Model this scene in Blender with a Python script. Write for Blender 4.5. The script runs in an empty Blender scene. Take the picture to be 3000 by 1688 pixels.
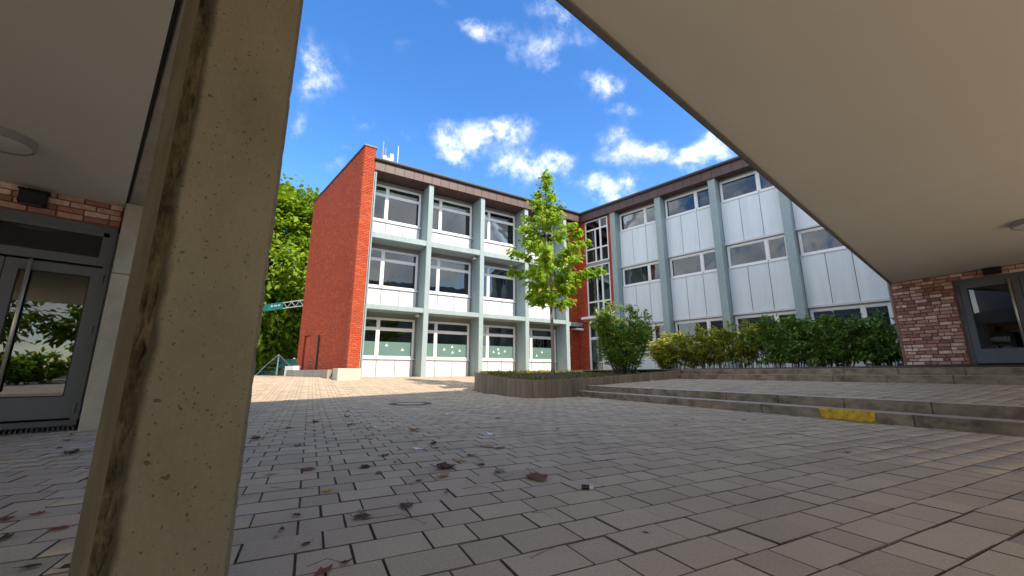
import bpy, math, random
import numpy as np
from mathutils import Vector, Matrix

random.seed(7)
RNG = np.random.default_rng(11)
R = math.radians
scene = bpy.context.scene
COL = scene.collection

# ------------------------------------------------------------------ camera
cam_d = bpy.data.cameras.new('camera')
cam = bpy.data.objects.new('camera', cam_d)
COL.objects.link(cam)
cam.location = (0, 0, 0.70)
cam.rotation_euler = (R(90 + 11.943), 0, 0)
cam_d.sensor_width = 36.0
cam_d.lens = 13.956
cam_d.clip_start = 0.02
cam_d.clip_end = 3000
scene.camera = cam

# ------------------------------------------------------------------ light
SUN_AZ, SUN_EL = 133.0, 42.0
world = bpy.data.worlds.new('World')
scene.world = world
world.use_nodes = True
wt = world.node_tree
wt.nodes.clear()

def wn(t, **k):
    n = wt.nodes.new(t)
    for a, b in k.items():
        setattr(n, a, b)
    return n

def wm(op, a, b=None, c=None, clamp=False):
    n = wn('ShaderNodeMath', operation=op)
    n.use_clamp = clamp
    for i, v in enumerate((a, b, c)):
        if v is None:
            continue
        if isinstance(v, (int, float)):
            n.inputs[i].default_value = v
        else:
            wt.links.new(v, n.inputs[i])
    return n.outputs[0]

def build_world():
    L = wt.links.new
    sky = wn('ShaderNodeTexSky', sky_type='NISHITA')
    sky.sun_disc = False
    sky.sun_elevation = R(SUN_EL)
    sky.sun_rotation = R(SUN_AZ)
    sky.altitude = 200
    sky.air_density = 1.0
    sky.dust_density = 0.4
    sky.ozone_density = 2.2
    hs = wn('ShaderNodeHueSaturation')
    hs.inputs['Saturation'].default_value = 1.29
    hs.inputs['Hue'].default_value = 0.506
    hs.inputs['Value'].default_value = 0.645
    L(sky.outputs[0], hs.inputs['Color'])
    tc = wn('ShaderNodeTexCoord')
    sp = wn('ShaderNodeSeparateXYZ')
    L(tc.outputs['Generated'], sp.inputs[0])
    X, Y, Z = sp.outputs
    yy = wm('MAXIMUM', wm('ABSOLUTE', Y), 0.02)
    gx = wm('DIVIDE', X, yy)
    gz = wm('DIVIDE', Z, yy)
    cb = wn('ShaderNodeCombineXYZ')
    L(gx, cb.inputs[0]); L(gz, cb.inputs[1]); L(Y, cb.inputs[2])
    # warp so the cloud heaps get ragged outlines
    nz = wn('ShaderNodeTexNoise')
    nz.inputs['Scale'].default_value = 12
    nz.inputs['Detail'].default_value = 6
    nz.inputs['Roughness'].default_value = 0.62
    L(tc.outputs['Generated'], nz.inputs['Vector'])
    wv = wn('ShaderNodeVectorMath', operation='SUBTRACT')
    L(nz.outputs['Color'], wv.inputs[0]); wv.inputs[1].default_value = (0.5, 0.5, 0.5)
    ws = wn('ShaderNodeVectorMath', operation='SCALE')
    L(wv.outputs[0], ws.inputs[0]); ws.inputs['Scale'].default_value = 0.15
    pa = wn('ShaderNodeVectorMath', operation='ADD')
    L(cb.outputs[0], pa.inputs[0]); L(ws.outputs[0], pa.inputs[1])
    BLOBS = [(-0.55, 0.838, 0.074, 0.099, 1.0), (-0.6, 0.937, 0.03, 0.108, 0.5), (-0.596, 0.81, 0.034, 0.057, 0.5), (-0.422, 0.69, 0.043, 0.038, 0.7), (-0.191, 0.645, 0.053, 0.059, 0.7), (-0.096, 0.651, 0.086, 0.059, 1.1), (0.0, 0.661, 0.077, 0.052, 1.1), (-0.161, 0.588, 0.066, 0.031, 0.8), (-0.028, 0.551, 0.056, 0.039, 0.8), (0.066, 0.557, 0.089, 0.047, 1.0), (0.141, 0.551, 0.038, 0.036, 0.7), (-0.112, 1.015, 0.046, 0.037, 0.7), (-0.051, 0.99, 0.051, 0.042, 0.7), (0.0, 0.925, 0.038, 0.071, 0.55), (0.103, 1.088, 0.062, 0.057, 0.85), (0.154, 1.027, 0.051, 0.049, 0.7), (0.091, 0.949, 0.061, 0.06, 0.95), (0.11, 0.873, 0.05, 0.029, 0.8), (0.193, 0.966, 0.061, 0.048, 0.6), (0.256, 0.81, 0.064, 0.051, 0.85), (0.297, 0.827, 0.044, 0.04, 0.6), (0.315, 0.726, 0.049, 0.035, 0.75), (0.313, 0.603, 0.071, 0.058, 1.0), (0.378, 0.577, 0.057, 0.037, 0.9), (0.439, 0.582, 0.066, 0.042, 0.9), (0.509, 0.572, 0.057, 0.042, 0.85), (0.567, 0.588, 0.057, 0.042, 0.9), (0.563, 0.635, 0.048, 0.037, 0.6), (0.241, 0.491, 0.074, 0.042, 1.05), (0.311, 0.486, 0.046, 0.03, 0.7), (-0.498, 0.551, 0.042, 0.026, 0.55), (-0.474, 0.603, 0.033, 0.019, 0.4), (-0.287, 0.656, 0.038, 0.024, 0.35), (-0.323, 0.949, 0.04, 0.048, 0.3), (-0.607, 0.683, 0.029, 0.038, 0.5), (-0.207, 1.101, 0.062, 0.025, 0.35)]
    tot = None
    for (bx, bz, rx, rz, a) in BLOBS:
        s = wn('ShaderNodeVectorMath', operation='SUBTRACT')
        L(pa.outputs[0], s.inputs[0]); s.inputs[1].default_value = (bx, bz, 0)
        m = wn('ShaderNodeVectorMath', operation='MULTIPLY')
        L(s.outputs[0], m.inputs[0]); m.inputs[1].default_value = (1 / (rx * 0.88), 1 / (rz * 0.88), 0)
        d = wn('ShaderNodeVectorMath', operation='DOT_PRODUCT')
        L(m.outputs[0], d.inputs[0]); L(m.outputs[0], d.inputs[1])
        e = wm('MULTIPLY', wm('EXPONENT', wm('MULTIPLY', d.outputs['Value'], -1.0)), a)
        tot = e if tot is None else wm('ADD', tot, e)
    front = wm('GREATER_THAN', Y, 0.0)
    tot = wm('MULTIPLY', tot, front)
    # denser unseen clouds behind the viewer, cover raised to brighten the shade
    n2 = wn('ShaderNodeTexNoise')
    n2.inputs['Scale'].default_value = 2.6
    n2.inputs['Detail'].default_value = 5
    n2.inputs['Roughness'].default_value = 0.55
    mp = wn('ShaderNodeMapping')
    mp.inputs['Scale'].default_value = (1, 1, 1.8)
    L(tc.outputs['Generated'], mp.inputs[0]); L(mp.outputs[0], n2.inputs['Vector'])
    back = wm('MULTIPLY', wm('MULTIPLY', wm('SUBTRACT', n2.outputs['Fac'], 0.36), 13.0), wm('SUBTRACT', 1.0, front))
    tot = wm('ADD', tot, wm('MAXIMUM', back, 0.0))
    n3 = wn('ShaderNodeTexNoise')
    n3.inputs['Scale'].default_value = 21
    n3.inputs['Detail'].default_value = 7
    n3.inputs['Roughness'].default_value = 0.66
    L(tc.outputs['Generated'], n3.inputs['Vector'])
    dens = wm('MULTIPLY', tot, wm('MAXIMUM', wm('MULTIPLY', wm('SUBTRACT', n3.outputs['Fac'], 0.24), 3.3), 0.0))
    mr = wn('ShaderNodeMapRange', interpolation_type='SMOOTHSTEP')
    L(dens, mr.inputs[0])
    mr.inputs[1].default_value = 0.10; mr.inputs[2].default_value = 2.0
    up = wm('GREATER_THAN', Z, 0.01)
    fac = wm('MULTIPLY', wm('MULTIPLY', mr.outputs[0], 0.92), up)
    mix = wn('ShaderNodeMix', data_type='RGBA')
    L(fac, mix.inputs['Factor'])
    L(hs.outputs[0], mix.inputs['A'])
    shade = wn('ShaderNodeMix', data_type='RGBA')
    n4 = wn('ShaderNodeTexNoise')
    n4.inputs['Scale'].default_value = 12
    n4.inputs['Detail'].default_value = 4
    L(tc.outputs['Generated'], n4.inputs['Vector'])
    mr4 = wn('ShaderNodeMapRange'); mr4.inputs[1].default_value = 0.35; mr4.inputs[2].default_value = 0.62
    L(n4.outputs['Fac'], mr4.inputs[0]); L(mr4.outputs[0], shade.inputs['Factor'])
    shade.inputs['A'].default_value = (2.5, 2.65, 2.9, 1)
    shade.inputs['B'].default_value = (4.3, 4.2, 4.05, 1)
    L(shade.outputs['Result'], mix.inputs['B'])
    bg = wn('ShaderNodeBackground')
    bg.inputs['Strength'].default_value = 0.15
    L(mix.outputs['Result'], bg.inputs[0])
    out = wn('ShaderNodeOutputWorld')
    L(bg.outputs[0], out.inputs[0])
build_world()

sun_d = bpy.data.lights.new('sun', 'SUN')
sun_d.energy = 2.0
sun_d.angle = R(0.53)
sun_d.color = (1.0, 0.90, 0.74)
sun = bpy.data.objects.new('sun', sun_d)
COL.objects.link(sun)
_s = Vector((math.sin(R(SUN_AZ)) * math.cos(R(SUN_EL)), math.cos(R(SUN_AZ)) * math.cos(R(SUN_EL)), math.sin(R(SUN_EL))))
sun.rotation_euler = _s.to_track_quat('Z', 'Y').to_euler()
sun.location = _s * 60

scene.view_settings.view_transform = 'Standard'
scene.view_settings.look = 'None'
scene.view_settings.gamma = 1.0
scene.view_settings.exposure = 1.83
scene.render.engine = 'CYCLES'
scene.cycles.use_denoising = True
scene.cycles.max_bounces = 10
scene.cycles.diffuse_bounces = 5
scene.cycles.glossy_bounces = 4
scene.cycles.transparent_max_bounces = 12
scene.cycles.sample_clamp_indirect = 6.0

# ------------------------------------------------------------------ materials
MATS = {}

def M(name, col, rough=0.75, col2=None, var=0.35, vscale=2.5, fine=0.12, fscale=70.0, bump=0.12, bscale=110.0,
      metal=0.0, spec=0.35, rnd=0.0, stops=None, trans=0.0, holes=0.0, stretch=None, speck=0.0, stain=None):
    """procedural surface: large blotches + fine grain + bump; rnd / stops vary the colour from piece to piece"""
    m = bpy.data.materials.new(name)
    m.use_nodes = True
    nt = m.node_tree
    N, L = nt.nodes, nt.links.new
    b = N['Principled BSDF']
    out = N['Material Output']
    geo = N.new('ShaderNodeNewGeometry')
    pos = geo.outputs['Position']
    if stretch:
        mp = N.new('ShaderNodeMapping'); mp.inputs['Scale'].default_value = stretch
        L(pos, mp.inputs[0]); pv = mp.outputs[0]
    else:
        pv = pos

    def noise(scale, detail=4, rough_=0.6, v=None):
        n = N.new('ShaderNodeTexNoise')
        n.inputs['Scale'].default_value = scale
        n.inputs['Detail'].default_value = detail
        n.inputs['Roughness'].default_value = rough_
        L(v or pv, n.inputs['Vector'])
        return n.outputs['Fac']

    def math_(op, a, c=None, clamp=False):
        n = N.new('ShaderNodeMath'); n.operation = op; n.use_clamp = clamp
        for i, v in enumerate((a, c)):
            if v is None: continue
            if isinstance(v, (int, float)): n.inputs[i].default_value = v
            else: L(v, n.inputs[i])
        return n.outputs[0]

    def mixc(f, a, c, blend='MIX'):
        n = N.new('ShaderNodeMix'); n.data_type = 'RGBA'; n.blend_type = blend
        if isinstance(f, (int, float)): n.inputs['Factor'].default_value = f
        else: L(f, n.inputs['Factor'])
        for k, v in (('A', a), ('B', c)):
            if isinstance(v, tuple): n.inputs[k].default_value = (*v, 1) if len(v) == 3 else v
            else: L(v, n.inputs[k])
        return n.outputs['Result']

    rv = None
    if rnd or stops:
        oi = N.new('ShaderNodeObjectInfo')
        at = N.new('ShaderNodeAttribute'); at.attribute_name = 'rnd'
        rv = math_('FRACT', math_('ADD', oi.outputs['Random'], at.outputs['Fac']))
    if stops:
        cr = N.new('ShaderNodeValToRGB')
        el = cr.color_ramp.elements
        while len(el) < len(stops): el.new(0.5)
        for e, (p, c) in zip(el, stops):
            e.position = p; e.color = (*c, 1)
        L(rv, cr.inputs[0]); base = cr.outputs[0]
    else:
        base = col
    if var:
        c2 = col2 or tuple(x * 0.62 for x in (col if not stops else stops[0][1]))
        mr = N.new('ShaderNodeMapRange'); mr.inputs[1].default_value = 0.38; mr.inputs[2].default_value = 0.72
        L(noise(vscale), mr.inputs[0])
        base = mixc(math_('MULTIPLY', mr.outputs[0], var), base, c2)
    if fine:
        f = math_('ADD', math_('MULTIPLY', math_('SUBTRACT', noise(fscale, 3), 0.5), fine * 3.2), 1.0)
        base = mixc(1.0, base, f, 'MULTIPLY')
    if rnd and not stops:
        f = math_('ADD', math_('MULTIPLY', math_('SUBTRACT', rv, 0.5), rnd * 2), 1.0)
        base = mixc(1.0, base, f, 'MULTIPLY')
    hh = None
    if holes:
        wob = N.new('ShaderNodeVectorMath'); wob.operation = 'SCALE'
        nn = N.new('ShaderNodeTexNoise'); nn.inputs['Scale'].default_value = 30
        L(pos, nn.inputs['Vector']); L(nn.outputs['Color'], wob.inputs[0]); wob.inputs['Scale'].default_value = 0.025
        ad = N.new('ShaderNodeVectorMath'); ad.operation = 'ADD'; L(pos, ad.inputs[0]); L(wob.outputs[0], ad.inputs[1])
        for (vs, cut, rf) in ((27.0, 0.46, 0.27), (55.0, 0.58, 0.42), (90.0, 0.55, 0.5)):
            vo = N.new('ShaderNodeTexVoronoi'); vo.inputs['Scale'].default_value = vs
            L(ad.outputs[0], vo.inputs['Vector'])
            se = N.new('ShaderNodeSeparateColor'); L(vo.outputs['Color'], se.inputs[0])
            rad = math_('MULTIPLY', math_('MAXIMUM', math_('SUBTRACT', se.outputs[0], cut), 0.0), rf * holes)
            h1 = math_('LESS_THAN', vo.outputs['Distance'], rad)
            hh = h1 if hh is None else math_('MAXIMUM', hh, h1)
        base = mixc(math_('MULTIPLY', hh, 0.8), base, tuple(x * 0.25 for x in col))
    if stain:                                            # grime creeping in from a worn edge
        (ox, oy), (ex, ey), wd, sc_ = stain
        sb = N.new('ShaderNodeVectorMath'); sb.operation = 'SUBTRACT'; L(pos, sb.inputs[0]); sb.inputs[1].default_value = (ox, oy, 0)
        dt = N.new('ShaderNodeVectorMath'); dt.operation = 'DOT_PRODUCT'; L(sb.outputs[0], dt.inputs[0]); dt.inputs[1].default_value = (ex, ey, 0)
        w1 = math_('MULTIPLY', math_('SUBTRACT', noise(7.0, 5), 0.5), 0.055)
        d1 = math_('ADD', dt.outputs['Value'], w1)
        mr = N.new('ShaderNodeMapRange'); mr.interpolation_type = 'SMOOTHSTEP'
        mr.inputs[1].default_value = wd; mr.inputs[2].default_value = wd * .62; mr.inputs[3].default_value = 0; mr.inputs[4].default_value = 0.85
        L(d1, mr.inputs[0])
        base = mixc(mr.outputs[0], base, sc_)
    if speck:
        sp = math_('GREATER_THAN', noise(260, 1), 0.70)
        base = mixc(math_('MULTIPLY', sp, speck), base, tuple(min(1, x * 1.9) for x in (col if not stops else stops[-1][1])))
    if isinstance(base, tuple): b.inputs['Base Color'].default_value = (*base, 1)
    else: L(base, b.inputs['Base Color'])
    rr = math_('ADD', math_('MULTIPLY', math_('SUBTRACT', noise(9.0, 3), 0.5), 0.18), rough, True)
    L(rr, b.inputs['Roughness'])
    b.inputs['Metallic'].default_value = metal
    b.inputs['Specular IOR Level'].default_value = spec
    if bump:
        bp = N.new('ShaderNodeBump'); bp.inputs['Strength'].default_value = min(1, bump * 2)
        bp.inputs['Distance'].default_value = 0.01
        h = noise(bscale, 4)
        if hh is not None: h = math_('SUBTRACT', h, math_('MULTIPLY', hh, 2.0))
        L(h, bp.inputs['Height']); L(bp.outputs[0], b.inputs['Normal'])
    if trans:
        tr = N.new('ShaderNodeBsdfTranslucent')
        if isinstance(base, tuple): tr.inputs[0].default_value = (*base, 1)
        else:
            L(mixc(1.0, base, (1.25, 1.2, 0.5), 'MULTIPLY'), tr.inputs[0])
        ms = N.new('ShaderNodeMixShader'); ms.inputs[0].default_value = trans
        L(b.outputs[0], ms.inputs[1]); L(tr.outputs[0], ms.inputs[2]); L(ms.outputs[0], out.inputs[0])
    MATS[name] = m
    return m

def glass_mat(name, tint, ior=1.9, rough=0.0, wave=0.0):
    m = bpy.data.materials.new(name); m.use_nodes = True
    nt = m.node_tree; N, L = nt.nodes, nt.links.new
    N.remove(N['Principled BSDF'])
    fr = N.new('ShaderNodeFresnel'); fr.inputs[0].default_value = ior
    tr = N.new('ShaderNodeBsdfTransparent'); tr.inputs[0].default_value = (*tint, 1)
    gl = N.new('ShaderNodeBsdfGlossy'); gl.inputs['Roughness'].default_value = rough
    gl.inputs[0].default_value = (0.95, 0.97, 1, 1)
    if wave:
        geo = N.new('ShaderNodeNewGeometry')
        n = N.new('ShaderNodeTexNoise'); n.inputs['Scale'].default_value = 1.3; n.inputs['Detail'].default_value = 1
        L(geo.outputs['Position'], n.inputs['Vector'])
        bp = N.new('ShaderNodeBump'); bp.inputs['Strength'].default_value = wave; bp.inputs['Distance'].default_value = 0.02
        L(n.outputs[0], bp.inputs['Height']); L(bp.outputs[0], gl.inputs['Normal'])
    mx = N.new('ShaderNodeMixShader')
    L(fr.outputs[0], mx.inputs[0]); L(tr.outputs[0], mx.inputs[1]); L(gl.outputs[0], mx.inputs[2])
    L(mx.outputs[0], N['Material Output'].inputs[0])
    MATS[name] = m

PAVE = (0.555, 0.440, 0.308)
M('paver', PAVE, 0.93, var=0.45, vscale=1.3, fine=0.20, fscale=95, bump=0.14, bscale=240, rnd=0.10, speck=0.16, col2=(0.42, 0.325, 0.225), spec=0.15)
M('street_slab', (0.55, 0.47, 0.375), 0.85, var=0.4, vscale=0.8)
M('joint', (0.085, 0.062, 0.050), 0.95, col2=(0.24, 0.19, 0.14), var=1.0, vscale=2.2, bump=0.3)
M('ground', (0.10, 0.11, 0.07), 0.95, var=0.5, vscale=0.6)
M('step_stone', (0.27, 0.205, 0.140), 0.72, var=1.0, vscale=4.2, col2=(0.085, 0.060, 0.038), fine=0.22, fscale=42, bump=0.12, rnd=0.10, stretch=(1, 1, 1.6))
M('skylit_tread', (0.58, 0.48, 0.38), 0.42, var=0.5, vscale=4, col2=(0.36, 0.31, 0.26), fine=0.1, bump=0.06, rnd=0.08, spec=0.5)  # same stone as the steps, lightened for the sky caught on their tops
M('yellow_paint', (0.62, 0.40, 0.01), 0.7, var=1.0, vscale=13, col2=(0.24, 0.17, 0.05), fine=0.2, fscale=40)
M('pillar_concrete', (0.210, 0.182, 0.120), 0.85, col2=(0.135, 0.114, 0.074), var=0.8, vscale=2.4, fine=0.10, fscale=90, bump=0.14, bscale=130, holes=1.25, stretch=(1, 1, 0.6), stain=((-1.021, 1.08), (0.645, 0.764), .052, (0.030, 0.021, 0.010)))
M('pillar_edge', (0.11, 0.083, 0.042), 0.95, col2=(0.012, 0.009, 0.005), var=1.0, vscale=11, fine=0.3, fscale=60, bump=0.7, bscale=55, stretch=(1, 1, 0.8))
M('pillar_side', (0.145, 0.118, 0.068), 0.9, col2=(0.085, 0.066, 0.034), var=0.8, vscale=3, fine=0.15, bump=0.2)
M('beam_concrete', (0.45, 0.41, 0.33), 0.85, col2=(0.30, 0.27, 0.21), var=0.7, vscale=3, fine=0.1, bump=0.14, holes=0.6)
M('ceiling_plaster', (0.63, 0.61, 0.535), 0.92, var=0.5, vscale=0.9, col2=(0.58, 0.56, 0.48), fine=0.05, fscale=160, bump=0.16, bscale=260)
M('dark_gap', (0.02, 0.018, 0.016), 0.9, var=0)
M('trim_metal', (0.16, 0.145, 0.125), 0.5, var=0.3, bump=0.0, spec=0.5)
M('render_wall', (0.55, 0.52, 0.47), 0.9, var=0.3)
BR = [(0.0, (0.27, 0.12, 0.095)), (0.25, (0.36, 0.17, 0.13)), (0.45, (0.50, 0.29, 0.23)), (0.65, (0.66, 0.46, 0.38)), (1.0, (0.78, 0.61, 0.52))]
M('old_brick', (0.3, 0.15, 0.12), 0.85, stops=BR, var=0.5, vscale=14, col2=(0.26, 0.12, 0.095), fine=0.2, fscale=50, bump=0.3, bscale=70)
M('old_mortar', (0.25, 0.13, 0.10), 0.95, var=0.5, vscale=9, bump=0.3)
RB = [(0.0, (0.36, 0.052, 0.019)), (0.4, (0.43, 0.066, 0.022)), (0.8, (0.47, 0.080, 0.027)), (1.0, (0.54, 0.108, 0.042))]
M('red_brick', (0.42, 0.088, 0.036), 0.85, stops=RB, var=0.55, vscale=1.4, col2=(0.30, 0.075, 0.045), fine=0.12, fscale=30, bump=0.2, bscale=60, speck=0.05)
M('red_mortar', (0.34, 0.072, 0.032), 0.95, var=0.4, vscale=2, bump=0.2)
M('white_panel', (0.60, 0.61, 0.62), 0.45, stretch=(1, 1, 0.14), var=0.7, vscale=4.5, col2=(0.52, 0.53, 0.53), fine=0.03, bump=0.02, rnd=0.02, spec=0.4)
M('sky_tinted_panel', (0.66, 0.72, 0.755), 0.42, var=0.7, vscale=3.6, col2=(0.56, 0.615, 0.645), fine=0.03, bump=0.02, rnd=0.03, spec=0.4, stretch=(1, 1, 0.14))  # white panels in shade, the sky's blue cast put into the colour
M('panel_gap', (0.10, 0.105, 0.11), 0.8, var=0)
M('teal_concrete', (0.30, 0.375, 0.385), 0.75, var=0.6, vscale=2.0, col2=(0.225, 0.28, 0.28), fine=0.16, fscale=26, bump=0.1, stretch=(1, 1, 0.22))
M('window_white', (0.76, 0.76, 0.77), 0.4, var=0.08, vscale=3, fine=0.02, bump=0, spec=0.5)
M('shutter_box', (0.26, 0.27, 0.265), 0.6, var=0.2, vscale=4, bump=0.0)
M('fascia_brown', (0.085, 0.045, 0.041), 0.5, var=0.35, vscale=1.6, col2=(0.07, 0.036, 0.033), fine=0.05, bump=0.03, rnd=0.10, spec=0.45)
M('gutter_dark', (0.050, 0.047, 0.050), 0.45, var=0.3, bump=0, spec=0.5)
M('roof_felt', (0.07, 0.07, 0.07), 0.9)
M('room_wall', (0.34, 0.34, 0.31), 0.9, var=0.2, fine=0)
M('room_floor', (0.16, 0.15, 0.14), 0.7, var=0.2, fine=0)
M('blind', (0.80, 0.82, 0.62), 0.8, var=0.15, fine=0, bump=0)
M('curtain', (0.34, 0.45, 0.46), 0.9, var=0.4, vscale=5, fine=0, bump=0)
M('film_green', (0.115, 0.20, 0.18), 0.35, var=0.25, vscale=2, fine=0.03, bump=0, spec=0.5)
M('sticker_white', (0.80, 0.80, 0.78), 0.6, var=0.05, fine=0, bump=0)
glass_mat('glass', (0.50, 0.57, 0.57), 1.72, 0.0, 0.25)
glass_mat('door_glass', (0.34, 0.40, 0.38), 1.75, 0.0, 0.08)
M('door_grey', (0.105, 0.115, 0.135), 0.42, var=0.2, vscale=3, fine=0.04, bump=0.01, spec=0.5)
M('steel', (0.62, 0.58, 0.50), 0.42, metal=0.75, var=0.2, vscale=6, fine=0.05, bump=0)
M('black_metal', (0.012, 0.012, 0.013), 0.45, var=0, bump=0)
M('grate', (0.09, 0.09, 0.095), 0.5, metal=0.6, var=0.4, vscale=8)
M('lamp_rim', (0.26, 0.26, 0.255), 0.5, var=0.1, bump=0)
M('lamp_glass', (0.62, 0.60, 0.55), 0.4, var=0.1, bump=0)
M('cast_iron', (0.040, 0.032, 0.028), 0.6, var=0.5, vscale=8, bump=0.3)
M('light_concrete', (0.50, 0.48, 0.41), 0.85, var=0.4, vscale=2, col2=(0.40, 0.38, 0.31), bump=0.1, stretch=(1, 1, 0.4))
M('ramp_concrete', (0.33, 0.30, 0.25), 0.9, var=0.8, vscale=5, col2=(0.21, 0.19, 0.16), bump=0.15, stretch=(1, 1, 0.25))
M('palisade', (0.25, 0.19, 0.13), 0.85, var=0.5, vscale=3.5, col2=(0.175, 0.14, 0.105), fine=0.14, fscale=70, bump=0.2, rnd=0.14, stretch=(1, 1, 0.5))
M('soil', (0.09, 0.065, 0.04), 0.95, var=0.6, vscale=5, bump=0.4, bscale=30)
LF = [(0.0, (0.140, 0.291, 0.016)), (0.35, (0.229, 0.393, 0.021)), (0.75, (0.331, 0.480, 0.029)), (0.94, (0.433, 0.495, 0.052)), (1.0, (0.535, 0.291, 0.052))]
M('young_leaf', (0.13, 0.2, 0.02), 0.5, stops=LF, var=0, fine=0, bump=0, trans=0.58, spec=0.4)
BT = [(0.0, (0.083, 0.184, 0.010)), (0.5, (0.165, 0.270, 0.013)), (1.0, (0.286, 0.355, 0.018))]
M('big_leaf', (0.1, 0.16, 0.012), 0.55, stops=BT, var=0, fine=0, bump=0, trans=0.38, spec=0.3)
SB = [(0.0, (0.113, 0.242, 0.035)), (0.5, (0.199, 0.359, 0.049)), (0.9, (0.323, 0.472, 0.065)), (1.0, (0.646, 0.397, 0.124))]
M('shrub_leaf', (0.05, 0.1, 0.02), 0.38, stops=SB, var=0, fine=0, bump=0, trans=0.25, spec=0.5)
HB = [(0.0, (0.162, 0.219, 0.032)), (0.45, (0.309, 0.363, 0.049)), (0.85, (0.509, 0.536, 0.069)), (1.0, (0.536, 0.295, 0.081))]
M('hedge_leaf_olive', (0.07, 0.09, 0.02), 0.42, stops=HB, var=0, fine=0, bump=0, trans=0.28, spec=0.45)
HD = [(0.0, (0.099, 0.215, 0.041)), (0.6, (0.171, 0.314, 0.059)), (1.0, (0.261, 0.406, 0.073))]
M('hedge_leaf_dark', (0.04, 0.08, 0.02), 0.36, stops=HD, var=0, fine=0, bump=0, trans=0.22, spec=0.5)
GC = [(0.0, (0.108, 0.120, 0.014)), (0.5, (0.228, 0.216, 0.024)), (0.85, (0.360, 0.300, 0.036)), (1.0, (0.264, 0.132, 0.036))]
M('cover_leaf', (0.1, 0.1, 0.02), 0.7, stops=GC, var=0, fine=0, bump=0, trans=0.25)
M('young_bark', (0.33, 0.28, 0.22), 0.9, var=0.5, vscale=9, bump=0.3)
M('bark', (0.055, 0.043, 0.030), 0.95, var=0.5, vscale=4, bump=0.4)
M('twig', (0.10, 0.075, 0.055), 0.9, var=0.4)
M('dry_brown', (0.085, 0.045, 0.032), 0.7, var=0.6, vscale=30, bump=0.1)
M('dry_red', (0.20, 0.062, 0.040), 0.65, var=0.6, vscale=30, bump=0.1)
M('dry_tan', (0.42, 0.24, 0.12), 0.7, var=0.5, vscale=30, bump=0.1)
M('dry_yellow', (0.60, 0.38, 0.07), 0.65, var=0.4, vscale=30, bump=0.1)
M('dry_grey', (0.30, 0.27, 0.23), 0.8, var=0.4, vscale=30, bump=0.1)
M('paper', (0.80, 0.80, 0.80), 0.8, var=0.1, bump=0)
M('black_plastic', (0.012, 0.012, 0.013), 0.35, var=0, bump=0)
M('pale_plastic', (0.55, 0.52, 0.45), 0.4, var=0.1, bump=0)
M('teal_paint', (0.02, 0.23, 0.21), 0.6, var=0.3)
M('white_paint', (0.74, 0.74, 0.72), 0.5, var=0.1, bump=0)
M('mural_mint', (0.20, 0.66, 0.52), 0.75, var=0.4, vscale=1.5, col2=(0.10, 0.50, 0.45))
M('mural_blue', (0.14, 0.38, 0.52), 0.75, var=0.4)
M('mural_ochre', (0.66, 0.42, 0.16), 0.75, var=0.4)
M('mural_dark', (0.03, 0.08, 0.09), 0.75, var=0.4)
M('rope_green', (0.10, 0.28, 0.17), 0.8, var=0.2)
M('lime', (0.55, 0.70, 0.05), 0.6, var=0.2)
M('box_blue', (0.30, 0.47, 0.52), 0.6, var=0.1)
M('red_thing', (0.55, 0.05, 0.04), 0.6, var=0.1)
MATS_OK = MATS

# ------------------------------------------------------------------ mesh helpers
WLOC = {}

def root(name, loc, label, cat, group=None):
    o = bpy.data.objects.new(name, None)
    COL.objects.link(o)
    o.location = loc
    o.empty_display_size = 0.2
    WLOC[o] = Vector(loc)
    return tag(o, label, cat, group)

def tag(o, label=None, cat=None, group=None, kind=None):
    if label: o['label'] = label
    if cat: o['category'] = cat
    if group: o['group'] = group
    if kind: o['kind'] = kind
    return o

class F3:
    """wall frame: a runs along the wall, b out of it, c up"""
    def __init__(s, O, e, n):
        s.O = Vector((O[0], O[1], 0)); s.e = Vector((e[0], e[1], 0)).normalized(); s.n = Vector((n[0], n[1], 0)).normalized()
    def __call__(s, a, b, c):
        p = s.O + s.e * a + s.n * b
        return (p.x, p.y, c)
    def rot(s):
        return math.atan2(s.e.y, s.e.x)

WORLD = F3((0, 0), (1, 0), (0, 1))

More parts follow.
